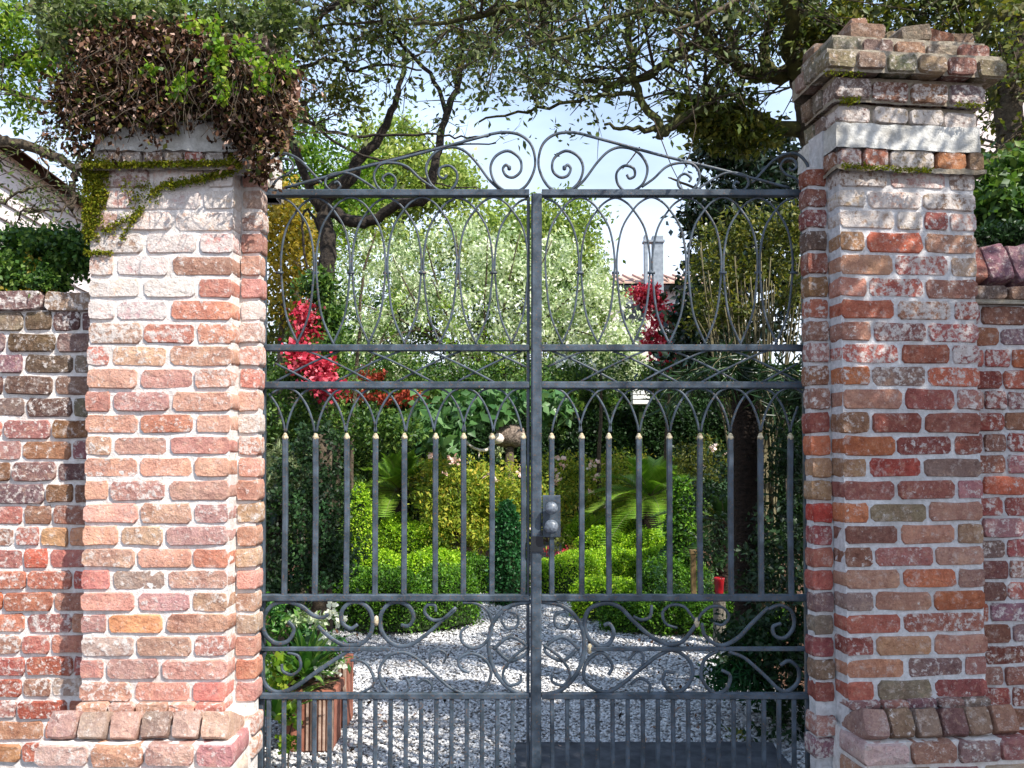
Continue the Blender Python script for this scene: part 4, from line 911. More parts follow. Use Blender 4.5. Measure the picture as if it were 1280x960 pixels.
    # moss on the ledges and down the left edge
creeper()
def moss():
    t = thing('moss', 'green yellow moss lining the ledges and left edge of the sunlit pier', 'moss', P(200, 215, -.33))
    pts = []
    def line(a, b, n, r_, Y=-.335, sag=0):
        for i in range(n):
            f = random.random(); p = P(a[0]+(b[0]-a[0])*f, a[1]+(b[1]-a[1])*f + random.gauss(0, r_), Y+random.gauss(0, .006)); pts.append(tuple(p))
    line((103, 207), (298, 203), 2600, 1.8, -.342); line((285, 198), (302, 206), 400, 4, -.335)
    line((212, 232), (292, 214), 1100, 2.4, -.318); line((190, 240), (215, 228), 300, 3, -.315)
    for k in range(16): line((104, 205+6*k), (138-1.2*k+random.uniform(-6, 6), 205+6*k), int(340-14*k), 4.5, -.312)
    line((128, 290), (180, 262), 400, 4, -.312); line((150, 300), (175, 262), 200, 3, -.312); line((105, 316), (140, 316), 220, 1.5, -.312); line((150, 232), (190, 235), 160, 5, -.312); line((160, 250), (200, 245), 150, 5, -.312)
    o = link('moss_tufts', leaf_mesh('moss_tufts', np.array(pts), .011, L['moss'], .7, .1), t); o['kind'] = 'stuff'
    t2 = thing('moss', 'thin yellow moss along the ledge under the plaster band of the right pier', 'moss', P(1130, 210, -.33))
    pts.clear(); line((1052, 207), (1165, 214), 700, 1.6, -.345); line((1060, 127), (1068, 127), 60, 2, -.35); line((1050, 126), (1075, 124), 160, 2, -.36); line((1195, 130), (1230, 132), 140, 2, -.32)
    line((1030, 90), (1080, 93), 90, 2.4, -.42)
    o = link('moss_tufts', leaf_mesh('moss_tufts', np.array(pts), .010, L['moss'], .7, .1), t2); o['kind'] = 'stuff'
moss()
shrub('ivy', 'dark green ivy heaped along the top of the left garden wall', 'ivy', 50, 380, -.05,
      [('foliage', 'ivy', [(10, 330, .0, .3, .12, .12), (55, 325, .0, .22, .12, .12), (90, 320, -.02, .1, .1, .1), (-60, 330, 0, .35, .12, .14), (-160, 330, 0, .4, .12, .14), (60, 300, .02, .25, .1, .04), (25, 345, -.1, .12, .05, .08), (60, 355, -.1, .08, .05, .04)], 60, 40, .026, .6, .022, {'hollow': .1}),
       ('yellow_leaves', 'gold', [(30, 335, -.1, .08, .03, .08), (20, 365, -.12, .08, .03, .03), (55, 365, -.12, .06, .03, .02)], 8, 12, .024, .6, .012, {})])
# ================================================================== BACKGROUND BUILDINGS
def clapboard_house():
    # long wall receding to the right: boards run down to the right above eye level
    a = P(-140, 560, 5.0); b = P(130, 560, 11.0); a.z = b.z = 0
    ang = math.atan2(b.y-a.y, b.x-a.x); Ln = (b-a).length
    t = thing('house', 'pale pinkish clapboard house glimpsed through branches above the left wall', 'house', a, ang)
    link('wall', box_mesh('wall', 0, Ln, .03, 4, 0, 5.4, MAT['siding']), t, local=True)
    n = 24
    me = None
    for k in range(n):
        z = .2+.215*k
        if me is None:
            me = pyd('board', [(0, .028, 0), (Ln, .028, 0), (Ln, -.028, 0), (0, -.028, 0), (0, .022, .208), (Ln, .022, .208), (Ln, .005, .208), (0, .005, .208)], [(0, 1, 2, 3)[::-1], (3, 2, 6, 7), (7, 6, 5, 4), (0, 3, 7, 4), (1, 5, 6, 2)], MAT['siding'])
        o = bpy.data.objects.new('board', me); col.objects.link(o); o.parent = t; o.location = (0, 0, z)
    link('roof', pyd('roof', [(-.3, -.3, 5.35), (Ln+.3, -.3, 5.35), (Ln+.3, 2, 6.9), (-.3, 2, 6.9), (-.3, 4.3, 5.35), (Ln+.3, 4.3, 5.35)], [(0, 1, 2, 3), (3, 2, 5, 4), (0, 3, 4), (1, 5, 2)], MAT['rooftile']), t, local=True)
clapboard_house()
def far_house():
    Y = 24
    p0 = P(745, 340, Y); p1 = P(935, 340, Y); zr = P(800, 323, Y).z; ze = P(800, 352, Y).z
    t = thing('house', 'distant house with a pinkish tiled roof and grey flue right of the pale tree', 'house', (p0.x, Y, 0))
    W = p1.x-p0.x
    link('wall', box_mesh('wall', 0.1, W-.1, .5, 6, 0, ze-.08, MAT['stucco']), t, local=True)
    link('eaves', box_mesh('eaves', -.15, W+.15, .15, 6.3, ze-.22, ze-.05, MAT['dark']), t, local=True)
    rf = link('roof', pyd('roof', [(-.2, 0, ze), (W+.2, 0, ze), (W+.2, 3, zr+.05), (-.2, 3, zr+.05), (-.2, 6.4, ze), (W+.2, 6.4, ze), (-.2, 0, ze-.06), (W+.2, 0, ze-.06)], [(0, 1, 2, 3), (3, 2, 5, 4), (0, 3, 4), (1, 5, 2), (6, 7, 1, 0)], MAT['rooftile']), t, local=True)
    zr2 = zr
    n = int(W/.36)
    tm = None
    for k in range(n):
        x = .18+.36*k
        if tm is None: tm = pyd('roof_batten', [(-.04, -.02, ze+.015), (.04, -.02, ze+.015), (.04, 3, zr+.065), (-.04, 3, zr+.065), (-.03, -.02, ze+.06), (.03, -.02, ze+.06), (.03, 3, zr+.11), (-.03, 3, zr+.11)], [(4, 5, 6, 7), (0, 1, 5, 4), (0, 4, 7, 3), (1, 2, 6, 5)], MAT['rooftile'])
        o = bpy.data.objects.new('roof_batten', tm); col.objects.link(o); o.parent = rf; o.location = (x, 0, 0)
    fx = P(818, 300, Y).x - p0.x
    for k, (dx, w_, yt) in enumerate(((-.10, .34, 297), (-.36, .1, 296))):
        f = link('chimney', box_mesh('chimney', fx+dx, fx+dx+w_, -.28, -.28+.3, ze-.9, P(818, yt, Y).z, MAT['bluegrey'], bev=.01), t, local=True)
    link('chimney_cap', box_mesh('chimney_cap', fx-.4, fx+.28, -.33, .06, P(818, 305, Y).z, P(818, 302.5, Y).z, MAT['bluegrey']), t, local=True)
    for k in range(3):
        x = W*(.18+.3*k); f = link('window', box_mesh('window', x, x+.8, .44, .5, ze-1.9, ze-.6, MAT['white'], bev=.01), t, local=True)
        link('pane', box_mesh('pane', x+.06, x+.74, .425, .46, ze-1.84, ze-.66, MAT['dark']), f, local=True)
far_house()
def right_house():
    Y = 12
    a = P(1150, 560, Y); 
    t = thing('house', 'pale pink stucco house seen in patches between branches at the right edge', 'house', (a.x, Y, 0))
    link('wall', box_mesh('wall', 0, 7, 0, 6, 0, P(1250, 75, Y).z, MAT['stucco']), t, local=True)
    link('roof', pyd('roof', [(-.4, -.4, P(1250, 76, Y).z), (7.4, -.4, P(1250, 76, Y).z), (7.4, 3, 8.8), (-.4, 3, 8.8), (-.4, 6.4, P(1250, 76, Y).z), (7.4, 6.4, P(1250, 76, Y).z)], [(0, 1, 2, 3), (3, 2, 5, 4), (0, 3, 4), (1, 5, 2), (0, 4, 5, 1)], MAT['rooftile']), t, local=True)
    for k in range(3):
        f = link('window', box_mesh('window', 1.0+2*k, 1.9+2*k, -.05, .0, 3.2, 4.8, MAT['white'], bev=.01), t, local=True)
        link('pane', box_mesh('pane', 1.07+2*k, 1.83+2*k, -.065, -.02, 3.27, 4.73, MAT['dark']), f, local=True)
right_house()
# ================================================================== GARDEN PLANTING
SK = 'shrub'
def trunkline(px, Y, ytop, r0, r1): 
    b = P(px, 560, Y); b.z = -.05; tp = P(px, ytop, Y); return (wobble([b+(tp-b)*i/7 for i in range(8)], r0*.5), [r0+(r1-r0)*i/7 for i in range(8)])
shrub('conifer_tree', 'tall yellow green tree rising behind the left leaf to the crest scrolls', 'tree', 490, 560, 15,
      [('crown', 'yellowgreen', [(490, 185, 15, .8, .8, .7), (480, 230, 15, 1.2, 1, .8), (530, 225, 15, 1.0, 1, .7), (500, 290, 15, 1.9, 1.3, 1.0), (560, 235, 15, .6, .8, .5), (430, 260, 15, .8, .8, .8), (620, 300, 15, 1.2, 1, .8), (680, 320, 15, 1.2, 1, .9), (560, 330, 15, 2.2, 1.3, 1)], 60, 42, .13, .5, .17, {})], [trunkline(500, 15, 230, .2, .07)])
shrub('conifer_tree', 'yellow green tree whose rounded top meets the post of the gate', 'tree', 690, 560, 13,
      [('crown', 'yellowgreen', [(700, 285, 13, .8, .8, .7), (690, 330, 13, 1.0, .9, .8), (715, 380, 13, .9, .9, .9), (640, 320, 13, 1.0, .8, .8)], 60, 42, .11, .5, .15, {'tb': -.05})], [trunkline(690, 13, 300, .16, .06)])
shrub('pale_tree', 'large whitish green variegated bush filling the middle of the gate', SK, 600, 560, 10.5,
      [('crown', 'pale', [(470, 360, 10.5, 1.0, .9, .7), (560, 330, 10.5, 1.1, .9, .75), (640, 340, 10.5, 1.0, .9, .8), (700, 350, 10.3, .8, .8, .9), (740, 400, 10.2, .8, .8, .8), (540, 420, 10.2, 1.4, .9, .8), (640, 440, 10.2, 1.3, .9, .7), (460, 440, 10.2, .8, .8, .7), (770, 450, 10, .5, .6, .5), (620, 390, 10, 1.3, .8, .8)], 54, 50, .085, .5, .105, {'tb': .22}),
       ('inner_leaves', 'ivy', [(560, 400, 10.8, 1.8, .5, 1.0), (680, 420, 10.8, 1.2, .5, .9), (480, 420, 10.8, 1.0, .5, .9)], 70, 34, .085, .5, .16, {'hollow': .2, 'tb': -.2})], [trunkline(600, 10.6, 400, .12, .05), trunkline(660, 10.6, 400, .08, .04)] + [limb([(600+random.uniform(-40, 60), 470, 10.4), (600+dx*.5, 420-abs(dx)*.05, 10.1), (600+dx, yt, 9.7)], .035, .008) for dx, yt in ((-150, 380), (-110, 320), (-70, 300), (-30, 290), (10, 300), (50, 290), (90, 300), (130, 360), (-130, 430), (150, 420), (-60, 350), (70, 350))])
shrub('feathery_tree', 'young light green feathery tree in front of the pale bush on the left', 'tree', 455, 560, 6.2,
      [('crown', 'pale', [(430, 300, 6.2, .32, .3, .32), (470, 330, 6.2, .4, .35, .4), (440, 370, 6.2, .4, .35, .4), (500, 300, 6.3, .25, .3, .2), (520, 370, 6.4, .35, .4, .3), (470, 410, 6.2, .3, .3, .2)], 16, 22, .05, .35, .06, {'tb': -.1}),
       ('inner_leaves', 'bright', [(450, 350, 6.3, .4, .3, .4), (500, 390, 6.3, .4, .3, .3), (420, 310, 6.2, .2, .3, .2), (580, 400, 6.4, .4, .35, .4), (620, 440, 6.4, .3, .3, .15)], 16, 20, .05, .35, .06, {})], [limb([(442, 700, 6.2), (440, 560, 6.2), (448, 430, 6.2), (455, 340, 6.2), (470, 290, 6.2)], .03, .01), limb([(452, 480, 6.2), (490, 400, 6.2), (530, 350, 6.2)], .012, .004)])
shrub('golden_tree', 'golden leaved tree between the left jamb and the crooked trunk', 'tree', 355, 560, 5.5,
      [('crown', 'gold', [(350, 270, 5.5, .35, .4, .35), (362, 320, 5.5, .35, .4, .4), (345, 370, 5.5, .35, .4, .35), (375, 290, 5.6, .25, .3, .3), (330, 320, 5.5, .3, .4, .5)], 34, 28, .065, .5, .08, {}),
       ('inner_leaves', 'olive', [(352, 330, 5.8, .5, .3, .7), (350, 410, 5.8, .5, .3, .3)], 40, 26, .065, .5, .1, {})], [trunkline(352, 5.6, 300, .06, .02)])
shrub('garden_tree', 'green tree beyond the left leaf showing under the crest scrolls', 'tree', 360, 560, 9,
      [('crown', 'bright', [(360, 215, 9, .7, .6, .5), (420, 205, 9, .6, .6, .45), (330, 240, 9, .6, .6, .6), (450, 235, 9, .5, .5, .4), (400, 260, 9, .6, .6, .5), (360, 160, 9, .5, .5, .4)], 38, 32, .08, .5, .11, {'tb': -.1})], [trunkline(370, 9, 220, .12, .05)])
# left mass behind flowers
shrub('evergreen_shrub', 'deep green leafy shrub behind the crimson flowers of the left leaf', SK, 400, 560, 7.6,
      [('foliage', 'ivy', [(360, 430, 7.6, .5, .5, .5), (420, 450, 7.6, .6, .5, .4), (500, 470, 7.7, .7, .5, .35), (560, 480, 7.8, .6, .5, .35), (640, 485, 7.8, .7, .5, .35), (340, 470, 7.4, .4, .5, .4)], 60, 36, .06, .5, .08, {'tb': .1})], [trunkline(420, 7.7, 450, .06, .03), trunkline(560, 7.9, 480, .05, .02)])
shrub('bougainvillea', 'crimson flower spray hanging behind the left leaf near the jamb', 'flowering shrub', 392, 560, 6.4,
      [('flowers', 'red', [(386, 398, 3.9, .10, .1, .12), (390, 430, 3.9, .13, .1, .12), (398, 462, 3.45, .13, .08, .09), (376, 448, 3.5, .08, .08, .10), (404, 482, 3.4, .09, .08, .05)], 24, 22, .045, .8, .04, {}),
       ('foliage', 'ivy', [(392, 440, 4.0, .16, .1, .26), (400, 360, 4.05, .12, .1, .12), (415, 400, 4.0, .1, .1, .14)], 40, 24, .06, .5, .06, {})], [limb([(392, 760, 4.0), (394, 560, 4.0), (392, 470, 4.0), (388, 400, 3.95)], .02, .008)])
shrub('flower_bed', 'orange red flowers low behind the middle rails of the left leaf', 'flowering shrub', 480, 560, 7.1,
      [('flowers', 'orangered', [(440, 494, 7.1, .2, .12, .06), (480, 498, 7.1, .25, .12, .05), (515, 498, 7.1, .2, .12, .06), (460, 470, 7.1, .25, .12, .08)], 14, 18, .05, .8, .04, {})], [trunkline(470, 7.15, 495, .02, .01)], None)
shrub('bougainvillea', 'crimson blossom cascade below the distant roof, behind the right leaf', 'flowering shrub', 825, 560, 8.2,
      [('flowers', 'red', [(815, 370, 8.2, .14, .1, .14), (825, 395, 8.2, .14, .1, .18), (818, 425, 8.2, .16, .1, .16), (845, 400, 8.2, .10, .1, .06), (838, 440, 8.2, .26, .1, .12), (845, 452, 8.2, .2, .1, .05), (803, 368, 8.2, .07, .1, .09)], 26, 24, .055, .8, .05, {})], [limb([(830, 745, 8.4), (832, 560, 8.4), (835, 470, 8.3), (822, 380, 8.25)], .03, .01)])
shrub('garden_shrub', 'grey green shrub with white blooms beneath the middle rail of the right leaf', SK, 760, 560, 8.4,
      [('foliage', 'ivy', [(760, 465, 8.4, .7, .5, .28), (700, 470, 8.5, .5, .5, .3), (830, 475, 8.6, .6, .4, .2)], 50, 32, .055, .5, .07, {'tb': .1}), ('flowers', 'whitefl', [(755, 452, 8.1, .5, .1, .1), (700, 450, 8.1, .2, .1, .1)], 12, 8, .05, .8, .03, {})], [trunkline(750, 8.4, 460, .04, .02)])
shrub('broadleaf_plant', 'broad pale leaved plant standing against the dark gap left of the post', 'plant', 570, 560, 6.2,
      [('foliage', 'bigleaf', [(545, 510, 6.2, .25, .2, .2), (580, 515, 6.2, .25, .2, .2), (615, 500, 6.4, .25, .2, .2), (650, 500, 6.6, .3, .2, .2), (560, 545, 6.1, .2, .2, .15), (690, 500, 6.8, .25, .2, .2)], 18, 8, .15, .6, .07, {'droop': .8})], [trunkline(572, 6.3, 520, .02, .01)])
# magnolia and the dark right side
shrub('magnolia_tree', 'dark glossy magnolia against the sky at the right end of the gate', 'tree', 900, 560, 6.6,
      [('crown', 'magnolia', [(905, 185, 6.6, .32, .4, .3), (925, 225, 6.6, .45, .4, .35), (888, 270, 6.6, .3, .4, .25), (940, 290, 6.6, .5, .5, .4), (900, 330, 6.6, .45, .4, .3), (885, 385, 6.4, .36, .4, .33), (900, 420, 6.4, .6, .5, .4), (960, 380, 6.8, .6, .5, .6), (985, 250, 6.8, .5, .5, .6), (880, 460, 6.4, .6, .5, .3), (965, 200, 6.8, .4, .4, .4), (1000, 330, 6.8, .4, .4, .5)], 46, 26, .115, .45, .10, {'tb': 0})],
      [trunkline(925, 6.8, 250, .09, .04), limb([(925, 420, 6.8), (960, 300, 6.8), (975, 220, 6.8)], .04, .02), limb([(920, 250, 6.7), (880, 240, 6.6), (845, 225, 6.5), (835, 223, 6.5)], .025, .008)])
def cane_shrub():
    Y = 2.6
    b = P(950, 600, Y); b.z = 0
    t = thing('cane_shrub', 'tall shrub of fanning pale canes with olive leaves beside the right jamb', SK, b)
    st = []
    for k in range(46):
        x0 = random.gauss(948, 14); x1 = 945 + random.uniform(-75, 62); yt = random.uniform(300, 400)
        st.append(limb([(x0, 760, Y+random.uniform(-.1, .1)), ((x0*2+x1)/3, 560, Y), ((x0+x1*2)/3, 470, Y+random.uniform(-.15, .1)), (x1, yt, Y+random.uniform(-.3, .1))], .010, .004, 3, .008))
    link('canes', tubes('canes', st, MAT['stem'], 4), t)
    pp = []
    for (x, y, rx, rz_) in ((900, 300, .2, .16), (940, 285, .25, .16), (975, 310, .2, .2), (890, 345, .18, .16), (930, 340, .2, .18), (985, 360, .12, .2), (880, 390, .12, .14), (990, 280, .14, .14), (915, 390, .12, .1)):
        a, c = clump_points(P(x, y, Y), (rx, .25, rz_), 30, 22, .045, .3); pp.append(a)
    link('foliage', leaf_mesh('foliage', np.concatenate(pp), .042, L['olive'], .45, .3), t)
cane_shrub()
def palm():
    Y = 2.1
    b = P(932, 600, Y); b.z = 0
    t = thing('palm_trunk', 'dark ringed palm trunk standing in shade behind the right leaf', 'palm', b)
    prof = []; zt = P(932, 478, Y).z; z = -.02; k = 0
    while z < zt: prof += [(.092+.004*random.random(), z), (.078+.004*random.random(), z+.028)]; z += .034
    link('trunk', lathe('trunk', prof, MAT['palm'], b, 14), t)
    V = []
    # arching fronds crown hidden in the dark canes
    sp = []; lf = []
    for k in range(16):
        a = 2*PI*k/16 + random.uniform(-.1, .1); el = random.uniform(.2, 1.0); ln = random.uniform(.6, .85); pts = []
        for s in range(7):
            f = s/6; pts.append(Vector((b.x+math.cos(a)*ln*f*math.cos(el), b.y+math.sin(a)*ln*f*math.cos(el), zt+ln*f*math.sin(el)-f*f*ln*.75)))
        sp.append((pts, [.006-.0007*s for s in range(7)]))
        for s in range(1, 7):
            for q in range(7): lf.append(pts[s-1]+(pts[s]-pts[s-1])*q/7)
    link('frond_ribs', tubes('frond_ribs', sp, MAT['stem'], 4), t)
    link('fronds', leaf_mesh('fronds', arr(lf+lf), .15, L['cycadd'], .10, .2, droop=.5), t)
palm()
shrub('dark_shrub', 'very dark leafy shrub low beside the right jamb behind the bars', SK, 980, 700, 1.4,
      [('foliage', 'hedge_dark', [(955, 800, 1.2, .25, .25, .25), (985, 760, 1.4, .22, .3, .4), (990, 860, 1.1, .2, .25, .3), (985, 640, 1.9, .2, .3, .4), (995, 540, 1.9, .15, .3, .4), (965, 700, 1.8, .2, .3, .3), (900, 640, 3.2, .2, .2, .5), (975, 940, .9, .22, .15, .12)], 46, 28, .045, .5, .05, {'tb': -.05})], [trunkline(985, 1.5, 600, .03, .01)])
shrub('fern', 'arching dark fern spilling over the path edge below the palm trunk', 'fern', 930, 850, 1.3,
      [('fronds', 'boxdark', [(925, 820, 1.3, .16, .15, .12), (950, 800, 1.3, .15, .15, .12), (905, 845, 1.25, .08, .1, .05), (940, 850, 1.1, .12, .12, .1)], 30, 12, .07, .22, .03, {'droop': .3, 'tb': -.1}), ('pale_leaves', 'pale', [(908, 818, 1.2, .05, .05, .07)], 5, 12, .03, .6, .015, {'tb': -.2})])
shrub('small_plant', 'little leafy plant at the foot of the right leaf near the threshold', 'plant', 930, 930, .82,
      [('foliage', 'olive', [(925, 935, .86, .10, .06, .08), (945, 945, .84, .08, .06, .08)], 16, 14, .035, .5, .02, {})])
# hedge behind
def hedge_box(name, label, x0, x1, y0, y1, z1, mat, leaf, dens, cat='hedge', curve=0, rnd=.2, wav=.03):
    """clipped hedge: dense leaves over an uneven rounded block with a twig mass inside"""
    t = thing(name, label, cat, ((x0+x1)/2, (y0+y1)/2, 0))
    lx, ly = x1-x0, y1-y0; A = lx*z1*1.0 + lx*ly + 2*ly*z1 + lx*z1*.4; n = int(A*dens)
    side = rng.uniform(0, 1, n)*A; P_ = np.zeros((n, 3)); u, v = rng.uniform(0, 1, n), rng.uniform(0, 1, n)
    m = side < lx*z1; P_[m] = np.stack([x0+u*lx, np.full(n, y0), v*z1], 1)[m]
    m2 = (~m) & (side < lx*z1+lx*ly); P_[m2] = np.stack([x0+u*lx, y0+v*ly, np.full(n, z1)], 1)[m2]
    m3 = (~m) & (~m2) & (side < lx*z1+lx*ly+2*ly*z1); sx = np.where(rng.uniform(0, 1, n) > .5, x0, x1); P_[m3] = np.stack([sx, y0+u*ly, v*z1], 1)[m3]
    m4 = ~(m | m2 | m3); P_[m4] = np.stack([x0+u*lx, np.full(n, y1), v*z1], 1)[m4]
    c = np.array([(x0+x1)/2, (y0+y1)/2, z1*.5]); h = np.array([lx/2, ly/2, z1*.5])
    d = (P_-c)/h; r_ = np.linalg.norm(d, axis=1)[:, None]; k = np.clip((r_-1.0)/.75, 0, 1); P_ = P_ - (P_-c)*k*rnd*1.6
    ph = P_[:, 0]*7+P_[:, 1]*5; P_[:, 2] += np.sin(ph)*wav + np.sin(P_[:, 0]*17+2)*wav*.5; P_[:, 1] += np.sin(P_[:, 0]*9+P_[:, 2]*6)*wav
    P_ += rng.normal(size=P_.shape)*.016
    if curve:
        f = (P_[:, 0]-x0)/lx; P_[:, 1] += curve*(f-.5)**2*4
    P_[:, 2] = np.maximum(P_[:, 2], .01)
    link('foliage', leaf_mesh('foliage', P_, leaf, L[mat], .6, .5), t)
    # inner mass
    import bmesh
    bm = bmesh.new(); bmesh.ops.create_icosphere(bm, subdivisions=3, radius=1)
    for vtx in bm.verts:
        q = vtx.co; e_ = .45; q2 = Vector([math.copysign(abs(a)**e_, a) for a in q]); vtx.co = Vector((q2.x*(lx/2-.12), q2.y*(ly/2-.12), q2.z*(z1/2-.10))) + Vector(c)
        if curve: f = (vtx.co.x-x0)/lx; vtx.co.y += curve*(f-.5)**2*4
    me = bpy.data.meshes.new('twig_mass'); bm.to_mesh(me); bm.free(); me.materials.append(MAT['twigmass']); link('twig_mass', me, t)
    return t
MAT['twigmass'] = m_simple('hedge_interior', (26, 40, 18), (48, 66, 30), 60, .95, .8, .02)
hedge_box('clipped_hedge', 'long dark clipped hedge with a level top across the back of the garden', .75, 5.2, 9.6, 10.4, P(800, 504, 9.6).z, 'hedge_dark', .07, 3200)  # dark leaf colour stands in for the shade over this hedge
hedge_box('clipped_hedge', 'dark hedge in the back left corner of the garden', -6, -1.7, 8.0, 8.8, P(400, 507, 8).z, 'ivy', .05, 3000)
hedge_box('clipped_hedge', 'dark hedge stretch half hidden behind the broad leaved plant in the centre', -1.6, .8, 9.9, 10.6, P(600, 520, 9.9).z, 'hedge_dark', .07, 3200)
hedge_box('tall_hedge', 'tall dark leafy screen closing the garden behind the pale bush', -9, 9, 11.6, 12.6, 3.0, 'ivy', .10, 700, wav=.15)
# box parterre
def hedge_curve(label, pts, wd, ht, mat, leaf=.026, dens=12000):
    """clipped box edging following a curve on the ground, with a rounded top"""
    q = catmull([Vector((x, y, 0)) for x, y in pts], 10); seg = [(q[k+1]-q[k]).length for k in range(len(q)-1)]; Lt = sum(seg)
    t = thing('box_hedge', label, 'hedge', q[len(q)//2]); per = 2*ht+wd; n = int(Lt*per*dens); Q = arr(q); cum = np.concatenate([[0], np.cumsum(seg)])
    def surf(sv, a, k=1.0):
        x = np.interp(sv, cum, Q[:, 0]); y = np.interp(sv, cum, Q[:, 1]); e_ = .03
        dx = np.interp(sv+e_, cum, Q[:, 0])-np.interp(sv-e_, cum, Q[:, 0]); dy = np.interp(sv+e_, cum, Q[:, 1])-np.interp(sv-e_, cum, Q[:, 1]); l_ = np.hypot(dx, dy)+1e-9
        sx, sy = -dy/l_, dx/l_; ca, sa = np.cos(a), np.sin(a); u = np.sign(ca)*np.abs(ca)**.55; v = np.abs(sa)**.6
        endf = np.clip(np.minimum(sv, Lt-sv)/(wd*.5), 0, 1); endf = np.sqrt(1-(1-endf)**2)*.85+.15
        mod = 1+.07*np.sin(sv*11+len(label))+.05*np.sin(sv*23+1)
        return np.stack([x+sx*u*wd*.5*endf*k*mod, y+sy*u*wd*.5*endf*k*mod, v*ht*mod*(.35+.65*endf)*k], 1)
    sv = rng.uniform(0, Lt, n); a = rng.uniform(0, PI, n); C = surf(sv, a) + rng.normal(size=(n, 3))*.014; C[:, 2] = np.maximum(C[:, 2], .01)
    cl = np.sin(C[:, 0]*21+C[:, 1]*13)*np.sin(C[:, 1]*19-C[:, 2]*17)*.14
    link('foliage', leaf_mesh('foliage', C, leaf, L[mat], .6, .5, tintbase=cl+.12, tintvar=.8), t)
    ns, na = 24, 9; S_, A_ = np.meshgrid(np.linspace(.01, Lt-.01, ns), np.linspace(0.02, PI-.02, na), indexing='ij'); V = surf(S_.ravel(), A_.ravel(), .9)
    F = [(i*na+k, i*na+k+1, (i+1)*na+k+1, (i+1)*na+k) for i in range(ns-1) for k in range(na-1)]
    link('twig_mass', pyd('twig_mass', V.tolist(), F, MAT['twigmass'], True), t)
hedge_curve('low curling box hedge nearest on the left, its rounded end beside the gravel', [(-1.9, 4.5), (-1.5, 3.9), (-1.0, 3.65), (-.62, 3.8), (-.5, 4.15)], .5, .47, 'box2')
hedge_curve('lime box hedge curving behind the nearest left one', [(-1.95, 5.4), (-1.35, 4.95), (-.85, 5.0), (-.6, 5.5)], .42, .47, 'box')
hedge_curve('yellow lime box mound on the left in front of the cycad', [(-1.55, 6.8), (-1.15, 6.35), (-.75, 6.5)], .42, .68, 'box')
hedge_curve('small green box hedge closing the bed just left of the gate post', [(-.95, 6.1), (-.5, 5.75), (-.1, 5.6), (.12, 5.7)], .42, .34, 'box2')
hedge_curve('lime box hedge arm sweeping right from behind the gate post', [(.25, 5.45), (.55, 5.35), (.95, 5.75), (1.45, 5.95), (1.9, 5.6)], .42, .40, 'box')
hedge_curve('round lime box clump by the gravel on the right side', [(.66, 4.35), (.85, 4.1), (1.12, 4.15)], .42, .36, 'box')
hedge_curve('shaded low box hedge edging the path under the right leaf scrolls', [(.78, 3.75), (1.3, 3.6), (2.3, 3.5)], .45, .28, 'box2')
hedge_curve('straight lime box hedge band farthest back on the right', [(.7, 8.0), (1.4, 8.05), (2.2, 7.9)], .45, .60, 'box', .03, 9000)
hedge_curve('lime box hedge bow in the middle of the right parterre', [(.8, 7.0), (1.3, 6.7), (1.8, 6.75), (2.2, 7.0)], .42, .52, 'box', .03, 9000)
hedge_curve('short green box hedge in front of the tiered cone on the right', [(1.25, 4.75), (1.6, 4.85), (1.95, 5.0)], .4, .42, 'box2')
def topiary(label, px, ytop, ybot, Y, r_, mat, tiers=1, leaf=.026, n=7000):
    b = P(px, ybot, Y); zt = P(px, ytop, Y).z; zb = max(b.z, 0)*0; b.z = 0
    t = thing('topiary_cone', label, 'topiary', b)
    f = rng.uniform(0, 1, n)**.8; a = rng.uniform(0, 2*PI, n)
    prof = r_*np.sqrt(np.clip(1-f**2.2, 0, 1))
    if tiers > 1: prof = r_*(1-f*.75)*(.72+.34*np.abs(np.sin(f*PI*tiers)))
    C = np.stack([b.x+np.cos(a)*prof, b.y+np.sin(a)*prof, f*zt], 1) + rng.normal(size=(n, 3))*.014
    link('foliage', leaf_mesh('foliage', C, leaf, L[mat], .6, .3), t)
    pr = [(max(.01, (r_*math.sqrt(max(0, 1-(k/12)**2.2)) if tiers == 1 else r_*(1-k/12*.75)*(.72+.34*abs(math.sin(k/12*PI*tiers))))-.035), zt*k/12) for k in range(12)]
    link('twig_mass', lathe('twig_mass', pr, MAT['twigmass'], b, 12), t)
topiary('bright lime box cone on the left, tallest of the clipped shapes there', 450, 606, 690, 4.9, .17, 'box')
topiary('dark green leafy cone just left of the gate post', 634, 628, 705, 4.9, .17, 'boxdark', leaf=.04, n=4200)
topiary('tiered bright green cone at the right of the parterre', 853, 600, 700, 5.0, .26, 'box2', tiers=4, leaf=.04, n=6000)
